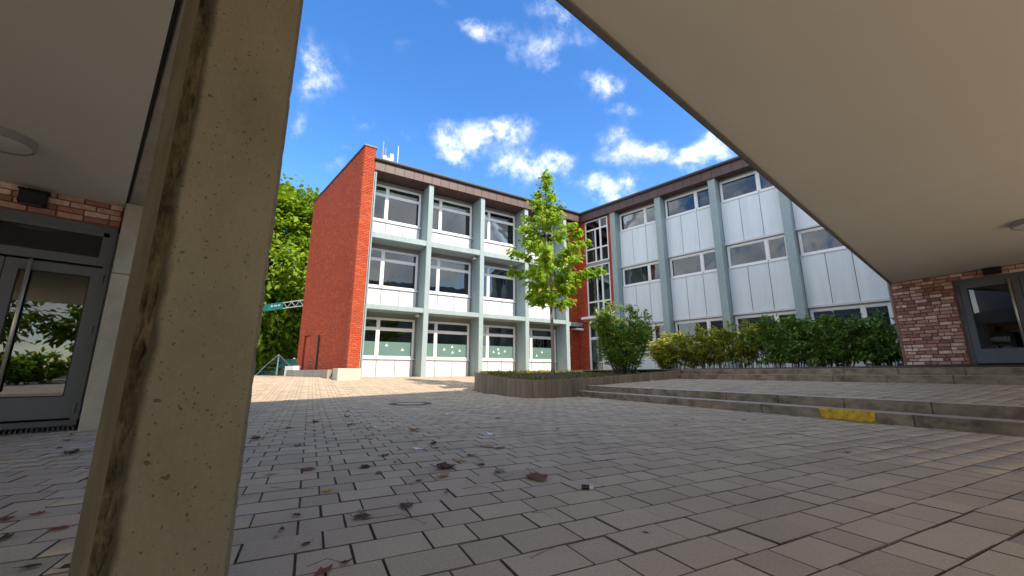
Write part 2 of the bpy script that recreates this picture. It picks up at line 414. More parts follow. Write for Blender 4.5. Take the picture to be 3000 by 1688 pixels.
class MB:
    def __init__(s):
        s.v = []; s.f = []; s.r = []
    def box(s, fr, a0, a1, b0, b1, c0, c1, r=0.0):
        i = len(s.v)
        for c in (c0, c1):
            for (a, b) in ((a0, b0), (a1, b0), (a1, b1), (a0, b1)):
                s.v.append(fr(a, b, c))
        q = [(0, 3, 2, 1), (4, 5, 6, 7), (0, 1, 5, 4), (1, 2, 6, 5), (2, 3, 7, 6), (3, 0, 4, 7)]
        hand = fr.e.x * fr.n.y - fr.e.y * fr.n.x
        for x in q:
            s.f.append(tuple(i + k for k in (x if hand > 0 else x[::-1]))); s.r.append(r)
        return s
    def cbox(s, fr, a0, a1, b0, b1, c0, c1, ch, r=0.0):
        """box with chamfered edges"""
        i = len(s.v)
        P = []
        for c in (c0, c1):
            for b in (b0, b1):
                for a in (a0, a1):
                    P.append((a, b, c))
        idx = {}
        for k, (a, b, c) in enumerate(P):
            sa = ch if a == a0 else -ch; sb = ch if b == b0 else -ch; sc = ch if c == c0 else -ch
            for ax, q in enumerate(((a, b + sb, c + sc), (a + sa, b, c + sc), (a + sa, b + sb, c))):
                idx[(k, ax)] = len(s.v); s.v.append(fr(*q))
        def fc(l): s.f.append(tuple(l)); s.r.append(r)
        fc([idx[(k, 0)] for k in (0, 2, 6, 4)]); fc([idx[(k, 0)] for k in (1, 3, 7, 5)])
        fc([idx[(k, 1)] for k in (0, 1, 5, 4)]); fc([idx[(k, 1)] for k in (2, 3, 7, 6)])
        fc([idx[(k, 2)] for k in (0, 1, 3, 2)]); fc([idx[(k, 2)] for k in (4, 5, 7, 6)])
        for (k, l, ax) in ((0, 1, 0), (2, 3, 0), (4, 5, 0), (6, 7, 0), (0, 2, 1), (1, 3, 1), (4, 6, 1), (5, 7, 1), (0, 4, 2), (1, 5, 2), (2, 6, 2), (3, 7, 2)):
            o = [x for x in (0, 1, 2) if x != ax]
            fc([idx[(k, o[0])], idx[(l, o[0])], idx[(l, o[1])], idx[(k, o[1])]])
        for k in range(8):
            fc([idx[(k, 0)], idx[(k, 1)], idx[(k, 2)]])
        return s
    def prism(s, poly, z0, z1, r=0.0):
        n = len(poly); i = len(s.v)
        s.v += [(p[0], p[1], z0) for p in poly] + [(p[0], p[1], z1) for p in poly]
        s.f.append(tuple(range(i + n - 1, i - 1, -1))); s.r.append(r)
        s.f.append(tuple(range(i + n, i + 2 * n))); s.r.append(r)
        for k in range(n):
            l = (k + 1) % n
            s.f.append((i + k, i + l, i + n + l, i + n + k)); s.r.append(r)
        return s
    def tube(s, pts, rad, seg=8, r=0.0, cap=True):
        pts = [Vector(p) for p in pts]
        if not isinstance(rad, (list, tuple)): rad = [rad] * len(pts)
        rings = []
        up = None
        for k, p in enumerate(pts):
            d = (pts[min(k + 1, len(pts) - 1)] - pts[max(k - 1, 0)]).normalized()
            u = d.cross(Vector((0, 0, 1)))
            if u.length < 1e-3: u = d.cross(Vector((1, 0, 0)))
            u.normalize()
            if up is not None and u.dot(up) < 0: u = -u
            up = u
            w = d.cross(u)
            ring = []
            for j in range(seg):
                a = 2 * math.pi * j / seg
                q = p + (u * math.cos(a) + w * math.sin(a)) * rad[k]
                ring.append(len(s.v)); s.v.append(tuple(q))
            rings.append(ring)
        for k in range(len(rings) - 1):
            for j in range(seg):
                l = (j + 1) % seg
                s.f.append((rings[k][j], rings[k][l], rings[k + 1][l], rings[k + 1][j])); s.r.append(r)
        if cap:
            s.f.append(tuple(rings[0][::-1])); s.r.append(r)
            s.f.append(tuple(rings[-1])); s.r.append(r)
        return s
    def build(s, name, mat, parent=None, smooth=False, kind=None):
        off = WLOC[parent] if parent is not None else Vector((0, 0, 0))
        me = bpy.data.meshes.new(name)
        v = np.array(s.v, dtype=float) - np.array(off)
        me.from_pydata(v.tolist(), [], s.f)
        bm_fix(me)
        if any(s.r):
            at = me.attributes.new('rnd', 'FLOAT', 'FACE')
            at.data.foreach_set('value', s.r)
        me.materials.append(MATS[mat])
        if smooth:
            me.polygons.foreach_set('use_smooth', [True] * len(me.polygons))
        return link(name, me, parent, kind)

def bm_fix(me):
    import bmesh
    if len(me.polygons) > 4000: return
    bm = bmesh.new(); bm.from_mesh(me)
    bmesh.ops.recalc_face_normals(bm, faces=bm.faces)
    bm.to_mesh(me); bm.free()

def link(name, me, parent=None, kind=None, loc=None, rotz=0.0, scale=None):
    o = bpy.data.objects.new(name, me)
    COL.objects.link(o)
    if parent is not None:
        o.parent = parent
        WLOC[o] = WLOC[parent].copy()
        if loc is not None: o.location = Vector(loc) - WLOC[parent]
    else:
        WLOC[o] = Vector((0, 0, 0))
        if loc is not None: o.location = loc
    if rotz: o.rotation_euler = (0, 0, rotz)
    if scale is not None: o.scale = scale
    if kind: o['kind'] = kind
    return o

def np_mesh(name, V, Fc, mat, parent=None, rnd=None, kind=None, smooth=False):
    """V (n,3) world coordinates, Fc (m,k) faces of one size"""
    off = np.array(WLOC[parent]) if parent is not None else np.zeros(3)
    me = bpy.data.meshes.new(name)
    n, m, k = len(V), len(Fc), Fc.shape[1]
    me.vertices.add(n); me.vertices.foreach_set('co', (V - off).astype(np.float32).ravel())
    me.loops.add(m * k); me.loops.foreach_set('vertex_index', Fc.astype(np.int32).ravel())
    me.polygons.add(m); me.polygons.foreach_set('loop_start', np.arange(0, m * k, k, dtype=np.int32))
    me.polygons.foreach_set('loop_total', np.full(m, k, dtype=np.int32))
    if smooth: me.polygons.foreach_set('use_smooth', np.ones(m, dtype=bool))
    me.update(calc_edges=True)
    if rnd is not None:
        at = me.attributes.new('rnd', 'FLOAT', 'FACE'); at.data.foreach_set('value', rnd.astype(np.float32))
    me.materials.append(MATS[mat])
    return link(name, me, parent, kind)

DIAMOND = (np.array([(0, 0, 0), (0.5, 0.45, 0.12), (0, 1, 0), (-0.5, 0.45, 0.12)]), np.array([(0, 1, 2), (0, 2, 3)]))
LANCE = (np.array([(0, 0, 0), (0.42, 0.28, 0.10), (0.46, 0.6, 0.08), (0, 1, -0.14), (-0.46, 0.6, 0.08), (-0.42, 0.28, 0.10), (0, 0.5, 0.0)]),
         np.array([(0, 1, 6), (1, 2, 6), (2, 3, 6), (3, 4, 6), (4, 5, 6), (5, 0, 6)]))
LOBED = (np.array([(0, 0, 0), (0.30, 0.06, -0.05), (0.58, 0.38, -0.16), (0.26, 0.48, -0.02), (0.0, 1.0, -0.22), (-0.26, 0.48, -0.02), (-0.58, 0.38, -0.16), (-0.30, 0.06, -0.05), (0, 0.36, 0.05)]),
         np.array([(0, 1, 8), (1, 2, 8), (2, 3, 8), (3, 4, 8), (4, 5, 8), (5, 6, 8), (6, 7, 8), (7, 0, 8)]))

def leaves(name, C, D, N, Ln, Wd, shape, mat, parent, kind=None, rnd=None):
    """one blade per row of C: D points base to tip, N is the blade's face"""
    T, TF = shape
    C = np.asarray(C); D = D / np.linalg.norm(D, axis=1, keepdims=True)
    S = np.cross(D, N); S /= np.maximum(np.linalg.norm(S, axis=1, keepdims=True), 1e-6)
    N = np.cross(S, D)
    n = len(C)
    V = C[:, None, :] + S[:, None, :] * (T[None, :, 0, None] * Wd[:, None, None]) + D[:, None, :] * (T[None, :, 1, None] * Ln[:, None, None]) + N[:, None, :] * (T[None, :, 2, None] * Ln[:, None, None])
    Fc = (TF[None] + (np.arange(n) * len(T))[:, None, None]).reshape(-1, 3)
    if rnd is None: rnd = RNG.random(n)
    return np_mesh(name, V.reshape(-1, 3), Fc, mat, parent, np.repeat(rnd, len(TF)), kind)

def unit(n):
    v = RNG.normal(size=(n, 3))
    return v / np.linalg.norm(v, axis=1, keepdims=True)

def in_poly(x, y, poly):
    x = np.asarray(x); y = np.asarray(y)
    c = np.zeros(x.shape, bool)
    n = len(poly)
    for i in range(n):
        x0, y0 = poly[i]; x1, y1 = poly[(i + 1) % n]
        t = ((y0 > y) != (y1 > y)) & (x < (x1 - x0) * (y - y0) / (y1 - y0 + 1e-12) + x0)
        c ^= t
    return c

# ------------------------------------------------------------------ site geometry
H = 2.95                                            # soffit of the covered walkway
E1 = np.array([0.8949, 0.4462])                     # along the paving rows
E2 = np.array([-0.4462, 0.8949])                    # along the steps
SA = np.array([4.96, 6.04])                         # foot of the lower steps
FS = F3(SA, E2, E1)                                 # a along the steps, b up the flight

def gz(x, y):
    q = np.asarray(y) - 0.3 * np.asarray(x)
    return np.clip((q - 11.2) * 0.05, 0.0, 0.47)

def tz(b):                                          # middle terrace
    return 0.30 + np.clip((np.asarray(b) - 0.7) / 3.16, 0, 1) * 0.18

def FE_B(a, b):
    return (-.968 + .764 * a - .645 * b, .926 + .645 * a + .764 * b, .006)

# planter outline, foot of the palisades (x, y) and top height
PL = [(-1.22, 13.25, .725), (-1.02, 12.75, .67), (-.69, 12.32, .60), (-.12, 11.72, .525), (.40, 11.25, .49), (1.0, 11.30, .488), (1.63, 11.72, .50), (2.08, 12.22, .52), (2.9, 12.62, .56), (3.9, 13.0, .62), (4.8, 13.32, .69), (5.62, 13.62, .76)]
PB = [(6.2, 15.2, .78), (6.1, 19.0, .78), (4.2, 19.6, .76), (2.0, 18.0, .74), (.2, 15.9, .73), (-.95, 14.3, .73)]
BED = [(p[0], p[1]) for p in PL + PB]

# ------------------------------------------------------------------ ground and paving
g = MB()
g.v = [(-900, -900, -.35), (900, -900, -.35), (900, 900, -.35), (-900, 900, -.35)]; g.f = [(0, 1, 2, 3)]; g.r = [0]
g.build('ground', 'ground', kind='structure')

xs = np.arange(-42, 15.01, 1.0); ys = np.arange(-16, 46.01, 1.0)
GX, GY = np.meshgrid(xs, ys)
V = np.stack([GX, GY, gz(GX, GY) - 0.010], -1).reshape(-1, 3)
ni, nj = len(ys), len(xs)
I = np.arange(ni * nj).reshape(ni, nj)
Fc = np.stack([I[:-1, :-1], I[:-1, 1:], I[1:, 1:], I[1:, :-1]], -1).reshape(-1, 4)
paving = np_mesh('courtyard_paving', V, Fc, 'joint', kind='structure')

def paver_layout(keep):
    """rows 0.2 m deep of stones 0.3 and 0.2 m long in turn; returns lower-left corners and lengths in (E1, E2) coordinates"""
    out = []
    p1 = np.array([-.852, 1.746])                   # a corner seen in the foreground
    o1, o2 = p1 @ E1, p1 @ E2
    for j in range(-60, 190):
        v0 = o2 + j * 0.2
        ph = 0.1 if j % 2 == 0 else 0.0
        for i in range(-90, 90):
            for (d, ln) in ((0.0, 0.2), (0.2, 0.3)):
                u0 = o1 + ph + i * 0.5 + d
                c = (u0 + ln / 2) * E1 + (v0 + .1) * E2
                out.append((u0, v0, ln, c[0], c[1]))
    A = np.array(out)
    return A[keep(A[:, 3], A[:, 4])]

def sd(x, y):
    return (x - SA[0]) * E2[0] + (y - SA[1]) * E2[1], (x - SA[0]) * E1[0] + (y - SA[1]) * E1[1]

def keep_court(x, y):
    s, d = sd(x, y)
    k = (y > -9) & (-.645 * (x + .968) + .764 * (y - .926) > -6.4) & (y < 33) & (x > -0.85 * np.maximum(y, 0) - 6.5) & (x < np.maximum(y, 0) * 1.3 + 5)
    k &= ~((d > 0.05) & (s < 7.4)) & ~((s > 7.4) & (x > 2.4) & (y < 16))
    k &= ~in_poly(x, y, BED)
    k &= ~((y > 19.5) & (x > 7))
    return k

def keep_terrace(x, y):
    s, d = sd(x, y)
    return (d > 0.62) & (d < 3.95) & (s > -6) & (s < 7.6) & ~in_poly(x, y, BED)

def paver_mesh(name, A, zf, parent, kind):
    n = len(A); gp = 0.0030; ch = 0.0024
    u0, v0, ln = A[:, 0], A[:, 1], A[:, 2]
    jit = RNG.normal(0, 0.0012, (n, 2))
    lo = np.stack([u0 + gp, v0 + gp], 1) + jit; hi = np.stack([u0 + ln - gp, v0 + .2 - gp], 1) + jit
    cu = np.stack([lo[:, 0], hi[:, 0], hi[:, 0], lo[:, 0]], 1); cv = np.stack([lo[:, 1], lo[:, 1], hi[:, 1], hi[:, 1]], 1)
    iu = np.stack([lo[:, 0] + ch, hi[:, 0] - ch, hi[:, 0] - ch, lo[:, 0] + ch], 1); iv = np.stack([lo[:, 1] + ch, lo[:, 1] + ch, hi[:, 1] - ch, hi[:, 1] - ch], 1)
    U = np.concatenate([cu, cu, iu], 1); W = np.concatenate([cv, cv, iv], 1)
    X = U * E1[0] + W * E2[0]; Y = U * E1[1] + W * E2[1]
    dz = RNG.normal(0, 0.0012, (n, 1))
    Z = zf(X, Y) + np.array([-.03] * 4 + [-.004] * 4 + [0.] * 4)[None] + dz
    V = np.stack([X, Y, Z], -1).reshape(-1, 3)
    t = [(8, 9, 10, 11)] + [(k, (k + 1) % 4, 4 + (k + 1) % 4, 4 + k) for k in range(4)] + [(4 + k, 4 + (k + 1) % 4, 8 + (k + 1) % 4, 8 + k) for k in range(4)]
    Fc = (np.array(t)[None] + (np.arange(n) * 12)[:, None, None]).reshape(-1, 4)
    o = np_mesh(name, V, Fc, 'paver', parent, np.repeat(RNG.random(n), 9), kind)
    o.data.materials.append(MATS['joint'])
    o.data.polygons.foreach_set('material_index', np.tile(np.array([0] + [1] * 8, dtype=np.int32), n))
    return o

A = paver_layout(keep_court)
dist = np.hypot(A[:, 3], A[:, 4])
az = A[:, 3] / np.maximum(A[:, 4], .01)
vis = (A[:, 4] > 0.9) & (az > -1.25) & (az < 1.2) & (dist > 1.35) & ~((az < -.62) & (az > -.99))
order = np.argsort(np.where(vis, dist, 1e9))
near = order[:300]
mask = np.ones(len(A), bool); mask[near] = False
paver_mesh('paver_field', A[mask], gz, paving, 'stuff')

def one_paver(ln):
    m = MB(); gp, ch = 0.0030, 0.0024
    a0, a1, b0, b1 = -ln / 2 + gp, ln / 2 - gp, -.1 + gp, .1 - gp
    c4 = [(a0, b0), (a1, b0), (a1, b1), (a0, b1)]; i4 = [(a0 + ch, b0 + ch), (a1 - ch, b0 + ch), (a1 - ch, b1 - ch), (a0 + ch, b1 - ch)]
    m.v = [(*p, -.03) for p in c4] + [(*p, -.004) for p in c4] + [(*p, 0) for p in i4]
    m.f = [(8, 9, 10, 11)] + [(k, (k + 1) % 4, 4 + (k + 1) % 4, 4 + k) for k in range(4)] + [(4 + k, 4 + (k + 1) % 4, 8 + (k + 1) % 4, 8 + k) for k in range(4)]
    me = bpy.data.meshes.new('paver'); me.from_pydata(m.v, [], m.f); me.materials.append(MATS['paver']); me.materials.append(MATS['joint'])
    me.polygons.foreach_set('material_index', [0] + [1] * 8)
    return me
pm = {0.2: one_paver(0.2), 0.3: one_paver(0.3)}
rz = math.atan2(E1[1], E1[0])
for i in near:
    o = link('paver', pm[round(float(A[i, 2]), 1)], paving, None, (A[i, 3] + random.gauss(0, .001), A[i, 4] + random.gauss(0, .001), random.gauss(0, .0012)), rz + random.gauss(0, .003))

# unseen street pavement behind the viewer, lightened to bounce daylight under the soffit
m = MB()
m.v = [FE_B(-30, -6.4), FE_B(40, -6.4), FE_B(40, -40), FE_B(-30, -40)]; m.f = [(0, 1, 2, 3)]; m.r = [0]
m.build('street_pavement', 'street_slab', kind='structure')
# middle terrace between the two flights
tb = MB()
for k, b in enumerate((0.55, 0.7, 3.95)):
    for a in (-7.5, 7.9):
        p = FS(a, b, float(tz(b)) - .010); tb.v.append(p)
tb.f = [(0, 1, 3, 2), (2, 3, 5, 4)]; tb.r = [0, 0]
terrace = tb.build('middle_terrace', 'joint', kind='structure')
T = paver_layout(keep_terrace)
paver_mesh('paver_field', T, lambda x, y: tz(sd(x, y)[1]), terrace, 'stuff')

# upper terrace in front of the brick wall and the wing
ut = MB()
for (a, b, z) in ((6.6, 4.3, .772), (-8, 4.3, .772), (-8, 6.2, .858), (-8, 16, .86), (17, 16, .80), (17, 4.3, .772)):
    ut.v.append(FS(a, b, z))
ut.v.append(FS(1.4, 6.2, .855))
ut.f = [(0, 1, 2, 6), (6, 2, 3), (6, 3, 4), (6, 4, 5, 0)]; ut.r = [0] * 4
ut.build('upper_terrace', 'soil', kind='structure')

# ------------------------------------------------------------------ steps of stone blocks
def flight(name, b0, z0, a_lo, a_hi, label, yellow=None):
    o = bpy.data.objects.new(name, None); COL.objects.link(o)
    loc = FS(a_hi, b0, z0); o.location = loc; WLOC[o] = Vector(loc)
    tag(o, label, 'steps')
    for st in range(2):
        a = a_hi - (0.0 if st == 0 else -0.12)
        k = 0
        while a > a_lo:
            ln = 1.0 if k else 0.62 + 0.2 * st
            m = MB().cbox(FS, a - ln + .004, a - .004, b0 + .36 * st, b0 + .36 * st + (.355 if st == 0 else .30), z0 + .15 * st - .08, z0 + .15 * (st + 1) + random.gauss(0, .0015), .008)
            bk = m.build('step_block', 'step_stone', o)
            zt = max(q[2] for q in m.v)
            MB().box(FS, a - ln + .014, a - .014, b0 + .36 * st + .012, b0 + .36 * st + (.345 if st == 0 else .29), zt - .01, zt + .003).build('tread', 'skylit_tread', bk)  # added overlay, sky brightness of the step top put into its colour
            a -= ln; k += 1
    return o
lower = flight('stone_steps', 0.0, 0.0, -6.5, 6.95, 'lower stone steps rising from the paved court, yellow patch on the bottom riser')
flight('stone_steps', 3.86, 0.48, -6.5, 6.62, 'upper stone steps in front of the hedge and brick wall')
m = MB()
nx = 26
for i_ in range(nx + 1):                                # brushed on: ragged ends and lower edge
    a_ = -.265 + .68 * i_ / nx
    e_ = min(i_, nx - i_)
    j_ = random.uniform(-.018, .018) if e_ == 0 else 0.0
    lo_ = .008 + abs(random.gauss(0, .008)) + (.03 * random.random() if e_ < 2 else 0)
    hi_ = .142
    m.v += [FS(a_ + j_, -.0035, lo_), FS(a_ + j_ * .3, -.0035, .075), FS(a_ - j_, -.0035, hi_), FS(a_ - j_, .0045, .1535 + .002), FS(a_ - j_, .012 + .05 * random.random() * (e_ > 0), .1565)]
for i_ in range(nx):
    for k_ in range(4):
        m.f.append((i_ * 5 + k_, i_ * 5 + 5 + k_, i_ * 5 + 6 + k_, i_ * 5 + 1 + k_)); m.r.append(0)
m.build('paint_patch', 'yellow_paint', lower)
m = MB()
pts = [(.36, -.006), (.42, -.07), (.30, -.055), (.18, -.11), (.02, -.075), (-.12, -.13), (-.28, -.10), (-.44, -.08), (-.42, -.006)]
m.v = [FS(a + .12, b, .0065) for a, b in pts]; m.f = [tuple(range(len(pts)))]; m.r = [0]
m.build('paint_patch', 'yellow_paint', paving)

# ------------------------------------------------------------------ covered walkway (right)
I0 = (-.968, .926)
ED = (0.764, 0.645)
FE = F3(I0, ED, (-0.645, 0.764))                    # a along the soffit edge, b towards the court
RP = [I0, FE(18.5, 0, 0)[:2], FE(18.5, -6.3, 0)[:2], FE(-3, -6.3, 0)[:2]]
walk = root('walkway_building', (9.83, 10.05, .86), 'building with pale soffit overhead on the right and mottled brick wall below', 'building')
MB().prism(RP, H, H + .22).build('ceiling', 'ceiling_plaster', walk)
MB().prism(RP, H + .225, 9.0).build('upper_storeys', 'render_wall', walk)
m = MB().box(FE, -.1, 18.6, -.012, .026, H - .022, H + .12)
m.box(FE, -.1, 18.6, .027, .045, H - .008, H + .20)
m.build('edge_trim', 'trim_metal', walk)
FW = F3((9.83, 10.05), (0.4462, -0.8949), (-0.8949, -0.4462))
DM0, DM1 = 1.085, 2.95
bw = MB().box(FW, 0.0, DM0, -.30, -.012, .70, H)
bw.box(FW, DM0, DM1, -.30, -.012, 2.785, H)
bw.box(FW, DM1, 8.0, -.30, -.012, .70, H)
bw.box(FW, -.0, .30, -6.5, -.301, .0, H)
wallp = bw.build('brick_wall', 'old_mortar', walk)
bm_ = {}
def brick_mesh(key, ln, hh, dd, mat):
    if key not in bm_:
        m = MB().cbox(WORLD, -ln / 2, ln / 2, -dd, 0, -hh / 2, hh / 2, .006)
        me = bpy.data.meshes.new('brick'); me.from_pydata(m.v, [], m.f); bm_fix(me)
        me.materials.append(MATS[mat]); bm_[key] = me
    return bm_[key]
rwz = math.atan2(-FW.e.y, -FW.e.x)                   # local -y faces the court
for c in range(25):
    z = .865 + c * .0832 + .038
    a = -.0 - random.choice((0, .06, .11, .17))
    a_end = DM0 if z < 2.78 else 2.9
    while a < a_end - .03:
        ln = random.choice((.225, .225, .225, .11, .165))
        l0, l1 = max(a, 0.0), min(a + ln, a_end)
        if l1 - l0 > .035:
            L_ = l1 - l0 - .014
            me = brick_mesh(('w', round(L_, 2)), round(L_, 2), .068, .025, 'old_brick')
            p = FW((l0 + l1) / 2, -.006 + random.gauss(0, .0025), z)
            o = link('brick', me, wallp, None, p, rwz)
            o.rotation_euler = (0, 0, math.atan2(FW.n.y, FW.n.x) + math.pi / 2 + random.gauss(0, .004))
            o.location = Vector(p) + FW.n * .013 - WLOC[wallp]
        a += ln
MB().box(FW, -.055, -.002, -.20, .022, .80, H - .002).build('corner_bead', 'old_mortar', walk)

def make_door(fr, parent, a0, a1, z0, z1, depth, leaf, glass, handle_a, hinge_a, transom=None, mate=None):
    """metal frame round one or two glazed leaves; leaf = (a0, a1, z0, z1), glass = (a0, a1, z0, z1)"""
    b = -depth
    d = MB()
    ft = leaf[3] + .03
    fb = z0
    d.box(fr, a0, a0 + .07, b - .06, b + .03, fb, z1).box(fr, a1 - .07, a1, b - .06, b + .03, fb, z1)
    d.box(fr, a0 + .07, a1 - .07, b - .06, b + .03, z1 - .09, z1)
    if transom:
        d.box(fr, a0 + .07, a1 - .07, b - .06, b + .03, ft, transom[0])
        d.box(fr, a0 + .07, a0 + .13, b - .05, b + .018, transom[0], transom[1]).box(fr, a1 - .13, a1 - .07, b - .05, b + .018, transom[0], transom[1])
        d.box(fr, a0 + .13, a1 - .13, b - .05, b + .018, transom[1] , z1 - .09)
    door = d.build('door', 'door_grey', parent)
    if transom:
        MB().box(fr, a0 + .12, a1 - .12, b - .02, b - .012, transom[0] - .01, transom[1] + .01).build('transom_pane', 'door_glass', door)
    lst = [(leaf, glass)] + ([mate] if mate else [])
    for lf, gl in lst:
        m = MB()
        m.box(fr, lf[0], gl[0], b - .04, b + .02, lf[2], lf[3]).box(fr, gl[1], lf[1], b - .04, b + .02, lf[2], lf[3])
        m.box(fr, gl[0], gl[1], b - .04, b + .02, lf[2], gl[2]).box(fr, gl[0], gl[1], b - .04, b + .02, gl[3], lf[3])
        m.build('leaf', 'door_grey', door)
        MB().box(fr, gl[0] - .01, gl[1] + .01, b - .016, b - .008, gl[2] - .01, gl[3] + .01).build('pane', 'door_glass', door)
        m = MB()
        for (x0, x1, y0, y1) in ((gl[0], gl[0] + .012, gl[2], gl[3]), (gl[1] - .012, gl[1], gl[2], gl[3])):
            m.box(fr, x0, x1, b - .007, b + .012, y0, y1)
        m.box(fr, gl[0] + .012, gl[1] - .012, b - .007, b + .012, gl[2], gl[2] + .012).box(fr, gl[0] + .012, gl[1] - .012, b - .007, b + .012, gl[3] - .012, gl[3])
        m.build('glazing_bead', 'black_metal', door)
    m = MB().tube([fr(handle_a, b + .085, leaf[2] + .33), fr(handle_a, b + .085, leaf[3] + .0)], .019, 12)
    hd = m.build('pull_handle', 'steel', door, smooth=True)
    for z in (leaf[2] + .55, leaf[3] - .25):
        MB().tube([fr(handle_a, b + .015, z), fr(handle_a, b + .08, z)], .011, 8).build('handle_bracket', 'steel', door)
    for z in (leaf[2] + .12, (leaf[2] + leaf[3]) * .56, leaf[3] - .14):
        MB().tube([fr(hinge_a, b + .038, z - .055), fr(hinge_a, b + .038, z + .055)], .013, 8).build('hinge', 'door_grey', door)
    return door

make_door(FW, walk, DM0, DM1, .86, 2.785, .09, (DM0 + .075, 2.05, .885, 2.70), (DM0 + .19, 1.94, 1.20, 2.58), 1.92, DM0 + .065,
          mate=((2.06, DM1 - .075, .885, 2.70), (2.17, DM1 - .19, 1.20, 2.58)))
m = MB().box(FW, DM0 - .3, DM1 + .6, -4.2, -4.1, .7, H).box(FW, DM0 - .3, DM1 + .6, -4.1, -.31, .70, .85)
m.box(FW, DM0 - .4, DM0 - .3, -4.2, -.31, .7, H).box(FW, DM1 + .6, DM1 + .7, -4.2, -.31, .7, H)
m.build('lobby', 'room_floor', walk)

# ------------------------------------------------------------------ entrance building (left)
PC = (-5.43, 5.21)
FA = F3(PC, (0.7071, 0.7071), (0.7071, -0.7071))
FB = F3(PC, (0.725, -0.688), (0.688, 0.725))         # a from the wall towards the viewer, b out to the court
ent = root('entrance_building', (PC[0], PC[1], 0), 'dark soffit and concrete beam over a grey glazed door on the left', 'building')
LP = [FB(6.16, 0, 0)[:2], FE(-3.03, -6.3, 0)[:2], FE(-8, -6.3, 0)[:2], FA(-9.5, .02, 0)[:2], FB(-.02, 0, 0)[:2]]
MB().prism(LP, H, H + .2).build('ceiling', 'ceiling_plaster', ent)
MB().prism(LP, H + .201, 7.5).build('upper_storeys', 'render_wall', ent)
MB().box(FB, -.35, 6.2, -.10, .022, H + .014, H + .6).build('shadow_gap', 'dark_gap', ent)
for (s0, s1) in ((-.35, 1.38), (1.388, 3.0), (3.008, 5.95)):
    MB().cbox(FB, s0, s1, .026, .40, H + .03, H + .6, .012).build('beam', 'beam_concrete', ent)
m = MB().cbox(FA, .012, .40, -.2, .20, -.05, 1.98, .012)
m.build('pilaster', 'beam_concrete', ent)
MB().cbox(FA, .012, .40, -.2, .20, 1.985, H + .028, .012).build('pilaster', 'beam_concrete', ent)
MB().box(FB, -10, -.36, -.05, .36, -.1, 7.0).build('side_wall', 'render_wall', ent)
m = MB().box(FA, -2.1, .0, -.3, -.012, 2.645, H - .001)
m.box(FA, -9.5, -2.1, -.3, -.012, -.05, H - .001)
bl = m.build('brick_wall', 'old_mortar', ent)
for c in range(4):
    z = 2.65 + c * .077 + .036
    a = -2.1 - random.random() * .15
    while a < -.02:
        ln = random.choice((.24, .24, .24, .12))
        l0, l1 = max(a, -2.1), min(a + ln, -.004)
        if l1 - l0 > .03:
            L_ = round(l1 - l0 - .01, 2)
            me = brick_mesh(('l', L_), L_, .066, .025, 'old_brick')
            p = FA((l0 + l1) / 2, .007 + random.gauss(0, .002), z)
            o = link('brick', me, bl, None, p)
            o.rotation_euler = (0, 0, math.atan2(FA.n.y, FA.n.x) + math.pi / 2)
        a += ln
make_door(FA, ent, -1.80, -.012, .11, 2.645, .06, (-.90, -.075, .14, 2.06), (-.79, -.175, .40, 1.94), -.70, -.062,
          transom=(2.20, 2.50), mate=((-1.73, -.91, .14, 2.06), (-1.62, -1.02, .40, 1.94)))
m = MB().box(FA, -1.79, -.02, -.30, -.121, -.05, .108)
m.build('threshold', 'door_grey', ent)
gm = MB().box(FA, -1.79, .005, -.115, .17, -.02, .012)
for k in range(44):
    a = -1.78 + k * .0405
    gm.box(FA, a, a + .012, -.11, .165, .012, .045)
gm.build('foot_grate', 'grate', ent)
m = MB().box(FA, -2.6, .6, -3.6, -3.5, -.05, H).box(FA, -2.6, .6, -3.5, -.31, -.05, .1)
m.box(FA, -2.6, .6, -3.6, -.001, H + .002, H + .15).box(FA, -2.6, -2.5, -3.5, -.31, .1, H).box(FA, .5, .6, -3.5, -.31, .1, H)
m.build('lobby', 'room_floor', ent)

